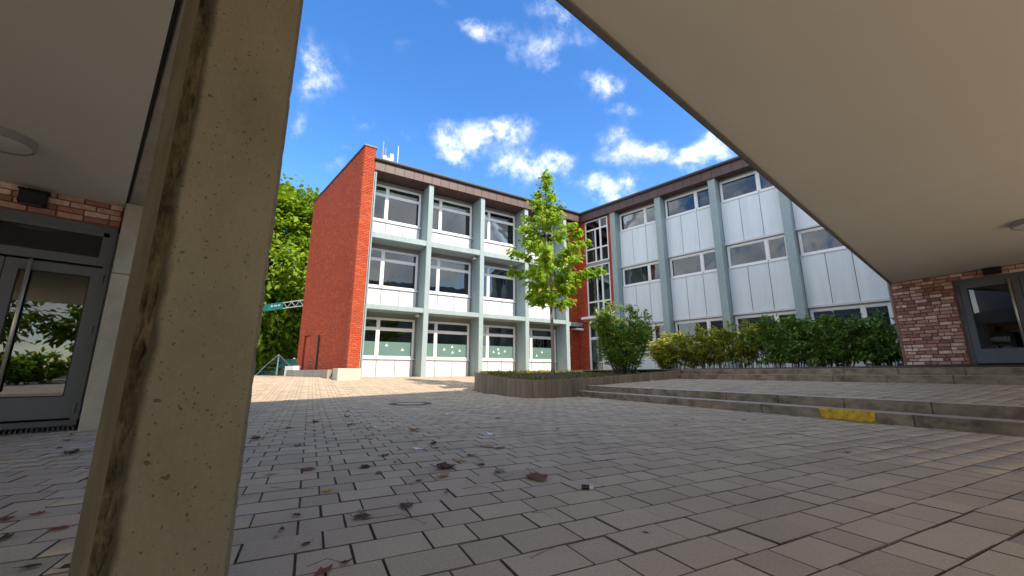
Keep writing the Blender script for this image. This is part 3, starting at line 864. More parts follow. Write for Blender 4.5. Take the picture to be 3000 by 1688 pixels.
# ------------------------------------------------------------------ near pillar
def build_pillar():
    L0 = Vector((-1.021, 1.08, 0)); R0 = Vector((-.826, 1.311, 0))
    e = (R0 - L0).normalized(); back = Vector((-e.y, e.x, 0))
    W = (R0 - L0).length; Dp = .40
    fr = F3(L0, (e.x, e.y), (back.x, back.y))
    p = root('concrete_pillar', (L0.x, L0.y, 0), 'thick weathered concrete pillar with pitted face and dark mossy edges, nearest to viewer', 'pillar')
    ch = .030
    n = 90
    zs = np.linspace(-.02, H + .05, n)
    # faces
    def strip(name, pts_fn, mat, sm=False):
        m = MB()
        for z in zs:
            for q in pts_fn(z): m.v.append(q)
        k = len(pts_fn(0.0))
        for i in range(n - 1):
            for j in range(k - 1):
                m.f.append((i * k + j, i * k + j + 1, (i + 1) * k + j + 1, (i + 1) * k + j)); m.r.append(0)
        me_o = m.build(name, mat, p, smooth=sm)
        return me_o
    rn = random.Random(3)
    jag = {float(z): [rn.gauss(0, .0058) for _ in range(8)] for z in list(zs) + [0.0]}
    jag2 = {float(z): [max(0.0, rn.gauss(-.002, .004)) for _ in range(8)] for z in list(zs) + [0.0]}
    strip('shaft', lambda z: [fr(ch, 0, z), fr(W - .016, 0, z)], 'pillar_concrete')
    def edge(z):
        j = jag[float(z)]
        out = []
        for k in range(7):
            t = k / 6
            a, b = ch * (1 - t), ch * t
            dd = 0.0 if k in (0, 6) else j[k] + .0035
            out.append(fr(a + dd * .7, b + dd * .7, z))
        return out
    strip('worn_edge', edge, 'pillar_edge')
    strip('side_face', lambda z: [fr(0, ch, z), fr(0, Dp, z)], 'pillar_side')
    def redge(z):
        j = jag2[float(z)]
        return [fr(W - .016, 0, z), fr(W - .009 - j[1] * .4, .005 + j[2] * .2, z), fr(W - j[4] * .8, .014, z), fr(W - j[5] * .5, .03, z)]
    strip('worn_edge', redge, 'pillar_concrete')
    strip('side_face', lambda z: [fr(W - jag2[float(z)][5] * .5, .03, z), fr(W, .06, z), fr(W, Dp, z), fr(0, Dp, z)], 'pillar_concrete')
    # cap closes the top under the beam
    m = MB().box(fr, .02, W - .02, .03, Dp, H - .02, H + .05); m.build('cap', 'pillar_concrete', p)
    # scratches
    m = MB()
    return p
build_pillar()

# ------------------------------------------------------------------ lamps
def ceiling_lamp(x, y, label):
    o = root('ceiling_lamp', (x, y, H), label, 'lamp', 'round ceiling lamps')
    m = MB()
    prof = [(.25, 0), (.25, -.075), (.235, -.085)]
    seg = 32
    for k, (r_, z) in enumerate(prof):
        for j in range(seg):
            t = 2 * math.pi * j / seg
            m.v.append((x + r_ * math.cos(t), y + r_ * math.sin(t), H + z))
    for k in range(len(prof) - 1):
        for j in range(seg):
            m.f.append((k * seg + j, k * seg + (j + 1) % seg, (k + 1) * seg + (j + 1) % seg, (k + 1) * seg + j)); m.r.append(0)
    m.build('rim', 'lamp_rim', o)
    m = MB()
    for k, (r_, z) in enumerate([(.234, -.078), (.18, -.088), (.08, -.093)]):
        for j in range(seg):
            t = 2 * math.pi * j / seg
            m.v.append((x + r_ * math.cos(t), y + r_ * math.sin(t), H + z))
    for k in range(2):
        for j in range(seg):
            m.f.append((k * seg + j, k * seg + (j + 1) % seg, (k + 1) * seg + (j + 1) % seg, (k + 1) * seg + j)); m.r.append(0)
    m.f.append(tuple(range(2 * seg, 3 * seg))); m.r.append(0)
    m.build('diffuser', 'lamp_glass', o, smooth=True)
ceiling_lamp(-4.98, 3.46, 'round ceiling lamp with grey rim on the soffit at the far left')
ceiling_lamp(7.9, 5.65, 'round ceiling lamp cut by the right edge, nearer of the two on that soffit')
ceiling_lamp(12.0, 8.6, 'round ceiling lamp near the brick wall, farther of the two on that soffit')

def wall_lamp(fr, a, z0, z1, label, w=.34):
    p = fr(a, 0.0, z0)
    o = root('wall_lamp', p, label, 'lamp')
    MB().cbox(fr, a - w / 2, a + w / 2, .016, .15, z0, z1, .012).build('housing', 'black_metal', o)
    MB().box(fr, a - w / 2 + .03, a + w / 2 - .03, .03, .14, z0 - .012, z0 - .001).build('louvre', 'gutter_dark', o)
    MB().box(fr, a - w / 2 - .015, a + w / 2 + .015, .012, .165, z1 + .001, z1 + .012).build('cover', 'black_metal', o)
wall_lamp(FA, -.80, 2.72, 2.89, 'black box lamp on the brick strip above the left door', .23)
wall_lamp(FW, 1.75, 2.80, 2.91, 'black box lamp on the brick strip above the right door', .26)

# ------------------------------------------------------------------ classroom block (left facade)
FL = F3((-6.77, 18.18), (0.848, 0.530), (0.530, -0.848))
C = root('classroom_block', (-6.77, 18.18, .45), 'three storey school block with red brick end and sunlit white panels in a pale frame', 'building')
BAYS = [0.02, 2.91, 6.02, 9.04, 12.07]
CW = .13
REC = -1.0
for i, t in enumerate(BAYS):
    if i == 0: MB().cbox(FL, -.095, .045, REC - .2, 0, .2, 10.55, .01).build('column', 'teal_concrete', C)
    else: MB().cbox(FL, t - CW, t + CW, REC - .2, 0, .2, 10.55, .012).build('column', 'teal_concrete', C)
for (z0, z1) in ((3.59, 3.83), (7.08, 7.37)):
    MB().cbox(FL, -.05, 12.2, REC - .1, -.025, z0, z1, .012).build('floor_slab', 'teal_concrete', C)

def make_window(fr, parent, a0, a1, z0, z1, b, mull, trans, film=None, fw=.075, sash=True, name='window'):
    m = MB()
    m.box(fr, a0, a0 + fw, b - .06, b + .03, z0, z1).box(fr, a1 - fw, a1, b - .06, b + .03, z0, z1)
    m.box(fr, a0 + fw, a1 - fw, b - .06, b + .03, z0, z0 + fw).box(fr, a0 + fw, a1 - fw, b - .06, b + .03, z1 - fw, z1)
    w = m.build(name, 'window_white', parent)
    cells_a = [a0 + fw] + [x for x in mull for _ in (0, 1)] + [a1 - fw]
    mw = .055
    mm = MB()
    for x in mull: mm.box(fr, x - mw, x + mw, b - .055, b + .034, z0 + fw, z1 - fw)
    if mull: mm.build('mullion', 'window_white', w)
    ax = [a0 + fw] + list(mull) + [a1 - fw]
    zz = [z0 + fw] + list(trans) + [z1 - fw]
    for i in range(len(ax) - 1):
        l = ax[i] + (mw if i else 0); r_ = ax[i + 1] - (mw if i < len(ax) - 2 else 0)
        for k in range(1, len(zz) - 1):
            MB().box(fr, l, r_, b - .05, b + .03, zz[k] - .045, zz[k] + .045).build('transom', 'window_white', w)
        for k in range(len(zz) - 1):
            lo = zz[k] + (.045 if k else 0); hi = zz[k + 1] - (.045 if k < len(zz) - 2 else 0)
            MB().box(fr, l - .005, r_ + .005, b - .022, b - .014, lo - .005, hi + .005).build('pane', 'glass', w)
            if sash:
                s_ = MB(); q = .035
                s_.box(fr, l, l + q, b - .013, b + .012, lo, hi).box(fr, r_ - q, r_, b - .013, b + .012, lo, hi)
                s_.box(fr, l + q, r_ - q, b - .013, b + .012, lo, lo + q).box(fr, l + q, r_ - q, b - .013, b + .012, hi - q, hi)
                s_.build('sash', 'window_white', w)
    return w

STK = {0: [(1.25, .52), (2.05, .32)], 1: [(1.3, .40), (1.75, .55), (1.78, .25), (2.2, .36)], 2: [(1.2, .35), (1.5, .50), (1.55, .28), (1.95, .40)], 3: [(1.2, .2), (1.6, .42)]}
for n in range(3):
    sill = 1.36 + 3.49 * n
    head = [3.33, 6.83, 10.32][n]
    bot = [.30, 3.80, 7.34][n]
    for i in range(4):
        a0 = BAYS[i] + (CW + .02 if i else .05); a1 = BAYS[i + 1] - CW - .10
        w = make_window(FL, C, a0, a1, sill, head, REC, [a0 + .78], [head - .55])
        # sill, spandrel panels, pelmet
        MB().box(FL, a0 - .01, a1 + .06, REC - .05, REC + .085, sill - .055, sill - .003).build('sill', 'window_white', w)
        MB().box(FL, a0, a1 + .095, REC - .10, REC - .03, head + .002, [3.588, 7.078, 10.54][n]).build('pelmet', 'shutter_box', C)
        MB().box(FL, a1 + .004, a1 + .098, REC - .09, REC - .035, bot, head).build('side_strip', 'shutter_box', C)
        MB().box(FL, a0, a1, REC - .09, REC - .022, bot, sill - .058).build('panel_backing', 'panel_gap', C)
        cuts = [a0, a0 + .80, a0 + .80 + (a1 - a0 - .80) * .5, a1]
        for k in range(3):
            MB().cbox(FL, cuts[k] + .013, cuts[k + 1] - .013, REC - .02, REC + .012, bot + .0, sill - .062, .004).build('panel', 'white_panel', C)
        MB().cbox(FL, a0 + .745, a0 + .815, REC + .032, REC + .075, sill + .01, sill + .06, .006).build('window_catch', 'shutter_box', w)
        # blinds and films behind the glass
        if n == 2 or (n == 1 and i):
            MB().box(FL, a0 + .1, a1 - .1, REC - .16, REC - .15, head - (.60 if n == 2 else .42), head - .02).build('blind', 'blind', w)
        if n == 0:
            for (x0, x1) in ((a0 + .115, a0 + .69), (a0 + .875, a1 - .115)):
                MB().box(FL, x0, x1, REC - .0125, REC - .010, sill + .112, sill + .80).build('film', 'film_green', w)
            for (sa, sz) in STK[i]:
                m = MB(); q = .075
                for sgn in (-1, 1):
                    m.v += [FL(a0 + sa, REC - .0075, sill + .1 + sz - .05 + .15), FL(a0 + sa + sgn * q, REC - .0075, sill + .1 + sz - .05), FL(a0 + sa, REC - .0075, sill + .1 + sz - .02)]
                    k0 = len(m.v) - 3
                    m.f.append((k0, k0 + 1, k0 + 2)); m.r.append(0)
                m.build('sticker', 'sticker_white', w)
# rooms behind the windows
for n in range(3):
    z0, z1 = [(.40, 3.62), (3.78, 7.1), (7.3, 10.6)][n]
    m = MB().box(FL, -.4, 12.3, -7.2, -7.1, z0, z1)
    m.box(FL, -.4, 12.3, -7.1, REC - .11, z1 + .001, z1 + .1)
    for t in (-.3, 6.02, 12.2): m.box(FL, t - .05, t + .05, -7.1, REC - .21, z0, z1)
    m.build('room', 'room_wall', C)
    MB().box(FL, -.4, 12.3, -7.1, REC - .11, z0 - .1, z0).build('room_floor', 'room_floor', C)
# roof edge: fascia panels, soffit panels, gutter
GE = F3(FL(-.62, .10, 0)[:2], (-0.655, 0.756), (-0.756, -0.655))
n_f = 27; w_ = (13.30 - (-.10)) / n_f
fas = MB().box(FL, -.095, 13.36, REC - .3, .075, 10.60, 11.10).build('roof_edge', 'gutter_dark', C)
for k in range(n_f):
    a = -.10 + k * w_
    MB().cbox(FL, a + .006, a + w_ - .006, .076, .10, 10.535, 11.06, .004).build('fascia_panel', 'fascia_brown', fas)
    MB().cbox(FL, a + .006, a + w_ - .006, REC - .08, .07, 10.552, 10.598, .004).build('soffit_panel', 'fascia_brown', fas)
m = MB().tube([FL(-.12, .16, 11.10), FL(13.40, .16, 11.10)], .085, 10)
m.box(FL, -.12, 13.36, -.3, .12, 11.105, 11.20)
m.build('gutter', 'gutter_dark', fas)
MB().prism([FL(-.1, -.3, 0)[:2], FL(13.3, -.3, 0)[:2], FL(13.3, -9, 0)[:2], FL(-1.4, -8.4, 0)[:2]], 11.0, 11.16).build('roof', 'roof_felt', C)
MB().box(FL, -.6, 14, -7.8, -7.25, .2, 11.0).build('rear_wall', 'render_wall', C)

# brick end wall: fin + gable, single bricks where they show largest
def brick_field(fr, a0, a1, z0, z1, b, skip=None, joint=.010, ln=.24, ht=.0833):
    out = []
    c = 0; z = z0
    while z + ht <= z1 + .04:
        a = a0 - (0 if c % 2 == 0 else ln / 2)
        while a < a1 - .02:
            l0, l1 = max(a, a0), min(a + ln, a1)
            if l1 - l0 > .04 and not (skip and skip[0] < (l0 + l1) / 2 < skip[1] and z < skip[2]):
                out.append((l0, l1 - joint, z, min(z + ht - joint, z1)))
            a += ln
        z += ht; c += 1
    return out

fin = MB().box(FL, -.61, -.105, -1.2, .088, .1, 11.66).build('brick_fin', 'red_mortar', C)
bf = brick_field(FL, -.62, -.10, .80, 11.65, .1)
bf.sort(key=lambda q: q[2])
big, rest = bf[:300], bf[300:]
for (l0, l1, z0, z1) in big:
    L_ = round(l1 - l0, 2)
    me = brick_mesh(('f', L_), L_, .0733, .02, 'red_brick')
    o = link('brick', me, fin, None, FL((l0 + l1) / 2, .1 + random.gauss(0, .0012), (z0 + z1) / 2))
    o.rotation_euler = (0, 0, math.atan2(FL.n.y, FL.n.x) + math.pi / 2)
def brick_stuff(name, fr, lst, b, depth, mat, parent):
    n = len(lst); A_ = np.array(lst)
    e = np.array(fr.e); nn = np.array(fr.n); O = np.array(fr.O)
    cs = [(0, 0), (1, 0), (1, 1), (0, 1)]
    V = np.zeros((n, 8, 3))
    pr = RNG.normal(0, .0015, n)
    for k, (i, j) in enumerate(cs):
        a = A_[:, i]; z = A_[:, 2 + j]
        for d in (0, 1):
            P = O[None] + a[:, None] * e[None] + (b + pr - (depth if d == 0 else 0))[:, None] * nn[None]
            P[:, 2] = z
            V[:, d * 4 + k] = P
    t = np.array([(4, 5, 6, 7), (0, 1, 5, 4), (1, 2, 6, 5), (2, 3, 7, 6), (3, 0, 4, 7)])
    Fc = (t[None] + (np.arange(n) * 8)[:, None, None]).reshape(-1, 4)
    return np_mesh(name, V.reshape(-1, 3), Fc, mat, parent, np.repeat(RNG.random(n), 5), 'stuff')
brick_stuff('bricks_above', FL, rest, .1, .02, 'red_brick', fin)
GL = 8.9
gb = MB().box(GE, -.0, 6.38, -.35, -.012, .1, 11.66)
gb.box(GE, 7.72, GL, -.35, -.012, .1, 11.66).box(GE, 6.38, 7.72, -.35, -.012, 2.78, 11.66).box(GE, 6.38, 7.72, -.35, -.14, .1, 2.78)
gab = gb.build('gable_wall', 'red_mortar', C)
brick_stuff('brick_courses', GE, brick_field(GE, .0, GL, .10, 11.65, 0, (6.38, 7.72, 2.78)), 0.0, .02, 'red_brick', gab)
MB().box(GE, 6.45, 7.65, -.139, -.10, .3, 2.70).build('door', 'red_brick', gab)
m = MB().box(FL, -.68, -.06, -1.0, .15, 11.662, 11.74)
m.build('coping', 'gutter_dark', C)
MB().box(GE, .02, GL + .05, -.38, .05, 11.663, 11.735).build('coping', 'gutter_dark', C)
MB().tube([GE(4.56, .06, .3), GE(4.56, .06, 2.62)], .05, 10).build('downpipe', 'gutter_dark', C)
m = MB().tube([FL(-.02, .05, .6), FL(-.02, .05, 10.4)], .022, 6)
m.build('cable_pipe', 'teal_concrete', C)
# brick at the inner corner
m = MB().box(FL, 12.19, 14.6, -.95, -.62, .2, 10.55)
cb = m.build('corner_wall', 'red_mortar', C)
brick_stuff('brick_courses', FL, brick_field(FL, 12.2, 14.4, .3, 10.54, 0), -.608, .02, 'red_brick', cb)
MB().cbox(FL, 12.19, 13.55, -.60, -.25, 3.55, 3.80, .01).build('floor_slab', 'teal_concrete', C)

FR = F3((4.63, 25.3), (0.679, -0.734), (-0.734, -0.679))
Wg = root('school_wing', (14.3, 14.8, .8), 'three storey school wing in shade with white panels tinted blue grey for shade and ribbon windows', 'building')
CO = [2.26 + 3.005 * i for i in range(5)]
for t in CO:
    MB().cbox(FR, t, t + .35, -.6, 0, .3, 10.58, .012).build('column', 'teal_concrete', Wg)
PB_ = -.5
LEV = [(.55, 2.12, 3.33), (3.50, 5.76, 6.90), (7.05, 9.28, 10.42)]
for n, (pb, sl, hd) in enumerate(LEV):
    for i in range(4):
        a0, a1 = CO[i] + .355, CO[i + 1] - .005
        w = make_window(FR, Wg, a0 + .06, a1 - .02, sl + .02, hd, PB_ - .02, [a0 + .06 + (a1 - a0) * .655], [], fw=.07)
        MB().box(FR, a0, a1, PB_ - .05, PB_ + .055, sl - .022, sl + .017).build('sill', 'window_white', w)
        MB().box(FR, a0, a0 + .055, PB_ - .1, PB_ - .04, sl + .02, hd).build('side_strip', 'shutter_box', Wg)
        MB().box(FR, a0, a1, PB_ - .09, PB_ - .012, pb, sl - .025).build('panel_backing', 'panel_gap', Wg)
        wd = (a1 - a0) / 3
        for k in range(3):
            MB().cbox(FR, a0 + k * wd + .011, a0 + (k + 1) * wd - .011, PB_ - .01, PB_ + .022, pb + .002, sl - .028, .004).build('panel', 'sky_tinted_panel', Wg)
        if n:
            MB().cbox(FR, a0 + .002, a1 - .002, PB_ - .08, PB_ + .10, pb - .10, pb, .006).build('flashing', 'white_panel', Wg)
        top = [LEV[1][0] - .102, LEV[2][0] - .102, 10.57][n]
        MB().box(FR, a0, a1, PB_ - .12, PB_ - .03, hd + .002, top).build('pelmet', 'white_panel' if n < 2 else 'shutter_box', Wg)
        MB().cbox(FR, a0 + .06 + (a1 - a0) * .655 - .03, a0 + .06 + (a1 - a0) * .655 + .03, PB_ + .015, PB_ + .05, sl + .03, sl + .07, .006).build('window_catch', 'shutter_box', w)
# curtains, blinds and shelves behind the ribbon windows
for (i, n, a, b_, z0, z1, mt) in ((0, 1, .10, .42, 5.8, 6.85, 'sticker_white'), (0, 1, 1.25, 1.45, 5.8, 6.85, 'sticker_white'), (0, 1, 2.1, 2.5, 5.8, 6.4, 'curtain'), (1, 2, .08, .30, 9.3, 10.4, 'curtain'), (2, 2, .08, 2.5, 10.18, 10.4, 'blind'),
                                  (2, 1, .08, .35, 5.8, 6.85, 'curtain'), (3, 1, .1, .3, 5.8, 6.85, 'sticker_white'), (1, 1, 2.2, 2.5, 5.8, 6.85, 'curtain'), (0, 2, .08, .28, 9.3, 10.4, 'curtain'), (3, 0, .1, 2.5, 3.0, 3.3, 'blind'), (2, 0, .1, 1.6, 2.95, 3.3, 'blind'), (1, 0, .1, .4, 2.2, 3.3, 'curtain')):
    MB().box(FR, CO[i] + .36 + a, CO[i] + .36 + b_, PB_ - .26, PB_ - .22, z0, z1).build('curtain', mt, Wg)
for i in range(4):
    for n, zc in enumerate((3.32, 6.86, 10.5)):
        MB().box(FR, CO[i] + 1.1, CO[i] + 2.6, -2.6, -2.4, zc - .10, zc - .02).build('room_light', 'sticker_white', Wg)
        MB().box(FL, BAYS[i] + .6, BAYS[i] + 2.2, -3.1, -2.9, [3.5, 7.0, 10.45][n] - .12, [3.5, 7.0, 10.45][n] - .03).build('room_light', 'sticker_white', C)
# rooms
for n in range(3):
    z0, z1 = [(.7, 3.40), (3.4, 6.94), (6.95, 10.6)][n]
    m = MB().box(FR, 2.3, 14.6, -6.6, -6.5, z0, z1).box(FR, 2.3, 14.6, -6.5, PB_ - .125, z1 + .001, z1 + .08)
    for t in (2.4, 8.4, 14.5): m.box(FR, t - .05, t + .05, -6.5, -.62, z0, z1)
    m.build('room', 'room_wall', Wg)
    MB().box(FR, 2.3, 14.6, -6.5, PB_ - .125, z0 + .001, z0 + .05).build('room_floor', 'room_floor', Wg)
MB().box(FR, -1.4, 16, -9, -6.65, .2, 11.0).build('rear_wall', 'render_wall', Wg)
MB().box(FR, 14.63, 16, -6.6, -.05, .2, 11.0).build('end_wall', 'render_wall', Wg)
fas = MB().box(FR, .02, 16, -.9, .075, 10.60, 11.10).build('roof_edge', 'gutter_dark', Wg)
n_f = 32; w_ = 15.9 / n_f
for k in range(n_f):
    a = .08 + k * w_
    MB().cbox(FR, a + .006, a + w_ - .006, .076, .10, 10.535, 11.06, .004).build('fascia_panel', 'fascia_brown', fas)
    MB().cbox(FR, a + .006, a + w_ - .006, -.62, .07, 10.552, 10.598, .004).build('soffit_panel', 'fascia_brown', fas)
m = MB().tube([FR(.02, .16, 11.10), FR(16, .16, 11.10)], .085, 10)
m.box(FR, .1, 16, -.3, .12, 11.105, 11.20)
m.build('gutter', 'gutter_dark', fas)
MB().prism([FR(0, -.3, 0)[:2], FR(16, -.3, 0)[:2], FR(16, -9, 0)[:2], FR(-3, -9, 0)[:2]], 11.0, 11.15).build('roof', 'roof_felt', Wg)
MB().prism([FL(12.0, -.5, 0)[:2], FR(.06, -.04, 0)[:2], FR(1.2, -.5, 0)[:2], FR(1.2, -6, 0)[:2], FL(12.0, -6, 0)[:2]], 10.605, 11.0).build('corner_soffit', 'fascia_brown', Wg)
# stairwell
def red_strip(a0, a1, z0, z1, b):
    o = MB().box(FR, a0, a1, b - .3, b - .012, z0, z1).build('brick_strip', 'red_mortar', Wg)
    brick_stuff('brick_courses', FR, brick_field(FR, a0, a1, z0, z1, 0), b, .02, 'red_brick', o)
red_strip(-.70, .22, .3, 10.54, -.12)
red_strip(2.02, 2.255, .3, 10.54, -.10)
make_window(FR, Wg, .24, 2.0, 7.62, 10.50, -.16, [1.42], [8.55, 9.85], fw=.07, sash=False)
make_window(FR, Wg, .24, 2.0, 4.12, 7.42, -.16, [1.42], [5.05, 6.70], fw=.07, sash=False)
MB().box(FR, .24, 2.0, -.28, -.11, 7.43, 7.60).build('floor_band', 'shutter_box', Wg)
for (z0, z1) in ((8.60, 9.80), (5.1, 6.65), (7.7, 8.5), (4.2, 5.0)):
    MB().box(FR, .98, 1.06, -.19, -.13, z0, z1).build('mullion', 'window_white', Wg)
MB().cbox(FR, .05, 2.3, -.3, .40, 3.93, 4.08, .02).build('canopy', 'window_white', Wg)
make_window(FR, Wg, .24, 2.0, .48, 3.90, -.16, [1.25], [2.75], fw=.08, sash=True, name='entrance_window')
MB().box(FR, 1.32, 1.93, -.15, -.135, .56, 3.8).build('panel', 'sky_tinted_panel', Wg)
m = MB().box(FR, -.2, 2.3, -3.6, -3.5, .3, 10.6)
m.box(FR, -.3, -.2, -3.6, -.44, .3, 10.6).box(FR, 2.3, 2.35, -3.6, -.64, .3, 10.6).box(FR, -.3, 2.35, -3.6, -.1, 10.601, 10.7)
m.box(FR, -.2, 2.3, -3.5, -.35, 3.95, 4.05).box(FR, -.2, 2.3, -3.5, -.35, 7.45, 7.58).box(FR, -.2, 2.3, -3.5, -.3, .35, .46)
m.build('room', 'room_wall', Wg)
for (a0, a1, z0, z1) in ((.32, 1.0, 7.75, 10.0), (.32, 1.0, 4.3, 6.9)):
    MB().box(FR, a0, a1, -.30, -.28, z0, z1).build('curtain', 'curtain', Wg)

# ------------------------------------------------------------------ things on the school
sc_p = FL(13.25, -.35, 3.35)
o = root('security_camera', sc_p, 'small white security camera on the brick corner beside the stairwell door', 'camera')
MB().tube([FL(12.9, -.50, 3.38), FL(13.05, -.15, 3.36), FL(13.2, .18, 3.31)], [.055, .07, .06], 10).build('body', 'white_paint', o, smooth=True)
MB().box(FL, 12.86, 12.96, -.62, -.50, 3.33, 3.43).build('bracket', 'white_paint', o)
for i, (t, z, lab) in enumerate(((5.72, 7.0, 'small white floodlight under the upper slab, second bay of the block'), (2.6, 3.52, 'small pale floodlight under the lower slab, first bay of the block'))):
    o = root('floodlight', FL(t, -.35, z), lab, 'floodlight')
    MB().cbox(FL, t - .09, t + .09, -.45, -.28, z - .10, z - .02, .012).build('housing', 'white_paint', o)
    MB().box(FL, t - .03, t + .03, -.40, -.33, z - .02, z + .075).build('bracket', 'white_paint', o)
def roof_mast(a, b, items, label, name='antenna_mast'):
    o = root(name, FL(a, b, 11.1), label, 'antenna')
    return o
o = roof_mast(.9, -1.2, None, 'cluster of grey masts and white panel antennas on the roof behind the brick fin')
for (da, h, r_) in ((-.24, 12.95, .04), (-.10, 12.6, .035), (.06, 12.2, .03)):
    MB().tube([FL(.75 + da, -1.2, 11.05), FL(.75 + da, -1.2, h)], r_, 8).build('mast', 'shutter_box', o)
for (da, z0, z1) in ((-.17, 11.25, 12.05), (.20, 11.3, 12.25), (.02, 11.3, 11.95)):
    MB().cbox(FL, .75 + da - .09, .75 + da + .09, -1.1, -.98, z0, z1, .02).build('panel_antenna', 'white_paint', o)
MB().tube([FL(.5, -1.05, 11.95), FL(1.0, -1.05, 11.75)], .02, 6).build('bracket', 'shutter_box', o)
MB().tube([FL(.55, -1.05, 11.35), FL(1.0, -1.05, 11.6)], .02, 6).build('bracket', 'shutter_box', o)
o = roof_mast(1.32, -1.2, None, 'single thin white lightning rod on the roof right of the antenna cluster', 'lightning_rod')
MB().tube([FL(1.32, -1.2, 11.05), FL(1.32, -1.2, 12.95)], [.03, .014], 6).build('rod', 'white_paint', o)
MB().box(FL, 1.2, 1.44, -1.35, -1.05, 11.16, 11.22).build('foot', 'shutter_box', o)
# on the window sills
o = root('planter_box', FL(1.75, -1.35, 4.95), 'pale blue box with plants on the middle floor sill, first bay', 'planter')
MB().box(FL, 1.25, 2.05, -1.35, -1.12, 4.97, 5.42).build('box', 'box_blue', o)
n_ = 60
Cc = np.array([FL(random.uniform(1.2, 2.1), random.uniform(-1.35, -1.15), random.uniform(5.4, 5.62)) for _ in range(n_)])
leaves('plant', Cc, unit(n_) + np.array([0, 0, .8]), unit(n_), RNG.uniform(.15, .32, n_), RNG.uniform(.03, .06, n_), LANCE, 'shrub_leaf', o)
o = root('folder', FL(.35, -1.2, 8.5), 'lime green strip lying on the top floor sill left of the mullion', 'folder')
MB().box(FL, .12, .62, -1.3, -1.12, 8.47, 8.56).build('strip', 'lime', o)
o = root('folder', FL(1.1, -1.2, 8.5), 'lime green strip lying on the top floor sill right of the mullion', 'folder')
MB().box(FL, .98, 1.35, -1.3, -1.12, 8.47, 8.55).build('strip', 'lime', o)
for (t, z, lab) in ((8.2, 8.48, 'green pot plant on the top floor sill, third bay'), (3.5, 8.48, 'green pot plant on the top floor sill at the left of the second bay'), (4.4, 4.97, 'small pot plant on the middle floor sill, second bay')):
    o = root('pot_plant', FL(t, -1.3, z), lab, 'plant')
    MB().tube([FL(t, -1.25, z), FL(t, -1.25, z + .14)], [.06, .08], 10).build('pot', 'mural_ochre', o)
    Cc = np.array([FL(t + random.gauss(0, .1), -1.25 + random.gauss(0, .05), z + .15 + abs(random.gauss(0, .12))) for _ in range(40)])
    leaves('foliage', Cc, unit(40) + np.array([0, 0, .6]), unit(40), RNG.uniform(.12, .25, 40), RNG.uniform(.03, .06, 40), LANCE, 'young_leaf', o)

# ------------------------------------------------------------------ low walls by the gable
o = root('concrete_block', FL(-.7, 1.4, .3), 'pale concrete block at the foot of the orange brick fin', 'wall')
MB().cbox(FL, -1.20, -.30, .105, 1.50, .05, .845, .015).build('block', 'light_concrete', o)
o = root('ramp_wall', GE(2.0, .9, .3), 'low stained concrete ramp wall along the brick gable', 'wall')
m = MB()
P = [(-.35, .60, .15, .80), (4.8, .60, .15, .62)]
m.v = [GE(.0, .62, .1), GE(7.2, .62, .1), GE(7.2, .80, .1), GE(.0, .80, .1), GE(.0, .62, .80), GE(7.2, .62, .80), GE(7.2, .80, .80), GE(.0, .80, .80)]
m.f = [(0, 1, 2, 3), (4, 5, 6, 7), (0, 1, 5, 4), (1, 2, 6, 5), (2, 3, 7, 6), (3, 0, 4, 7)]; m.r = [0] * 6
m.build('wall', 'ramp_concrete', o)
o = root('wall_end', GE(7.5, .8, .4), 'white painted angled wall end at the far end of the ramp', 'wall')
MB().box(GE, 5.6, 7.6, .55, .86, .802, 1.02).build('coping', 'white_paint', o)
MB().box(GE, 7.25, 7.6, .55, .86, .3, .80).build('post', 'white_paint', o)

# ------------------------------------------------------------------ planter
pl = root('planter', (.4, 12.5, .1), 'curved raised planter of grey concrete palisades round the young tree', 'planter')
path = [Vector(p) for p in PL]
def along(path, step):
    out = []; carry = 0.0
    # resample a smooth curve
    dense = []
    for i in range(len(path) - 1):
        p0 = path[max(i - 1, 0)]; p1 = path[i]; p2 = path[i + 1]; p3 = path[min(i + 2, len(path) - 1)]
        for k in range(24):
            t = k / 24
            dense.append(0.5 * ((2 * p1) + (-p0 + p2) * t + (2 * p0 - 5 * p1 + 4 * p2 - p3) * t * t + (-p0 + 3 * p1 - 3 * p2 + p3) * t ** 3))
    dense.append(path[-1])
    acc = 0.0; out = [dense[0]]
    for a, b in zip(dense, dense[1:]):
        d = (b.xy - a.xy).length
        acc += d
        if acc >= step: out.append(b); acc = 0
    return out
pts = along(path, .175)
for a, b in zip(pts, pts[1:]):
    d = (b.xy - a.xy); ln = d.length; d.normalize()
    nrm = Vector((d.y, -d.x))
    fr = F3((a.x, a.y), (d.x, d.y), (nrm.x, nrm.y))
    tilt = random.gauss(0, .003)
    MB().cbox(fr, .004, ln - .004, -.12 + tilt, .0 + tilt, -.2, (a.z + b.z) / 2 + random.gauss(0, .004), .008).build('palisade', 'palisade', pl)
pts2 = along([Vector(PL[-1])] + [Vector(p) for p in PB] + [Vector(PL[0])], .5)
for a, b in zip(pts2, pts2[1:]):
    d = (b.xy - a.xy); ln = d.length; d.normalize(); nrm = Vector((d.y, -d.x))
    fr = F3((a.x, a.y), (d.x, d.y), (nrm.x, nrm.y))
    MB().cbox(fr, .004, ln - .004, -.12, .0, -.2, (a.z + b.z) / 2, .008).build('palisade', 'palisade', pl)
bd = MB()
cx, cy = 2.6, 15.2
loop = [(p.x, p.y, p.z - .05) for p in pts[:-1]] + [(p.x, p.y, p.z - .05) for p in pts2[:-1]]
bd.v = [(cx + (x - cx) * .985, cy + (y - cy) * .985, z) for x, y, z in loop] + [(cx + (x - cx) * .5, cy + (y - cy) * .5, .66 + .0 * z) for x, y, z in loop] + [(cx, cy, .68)]
nl = len(loop)
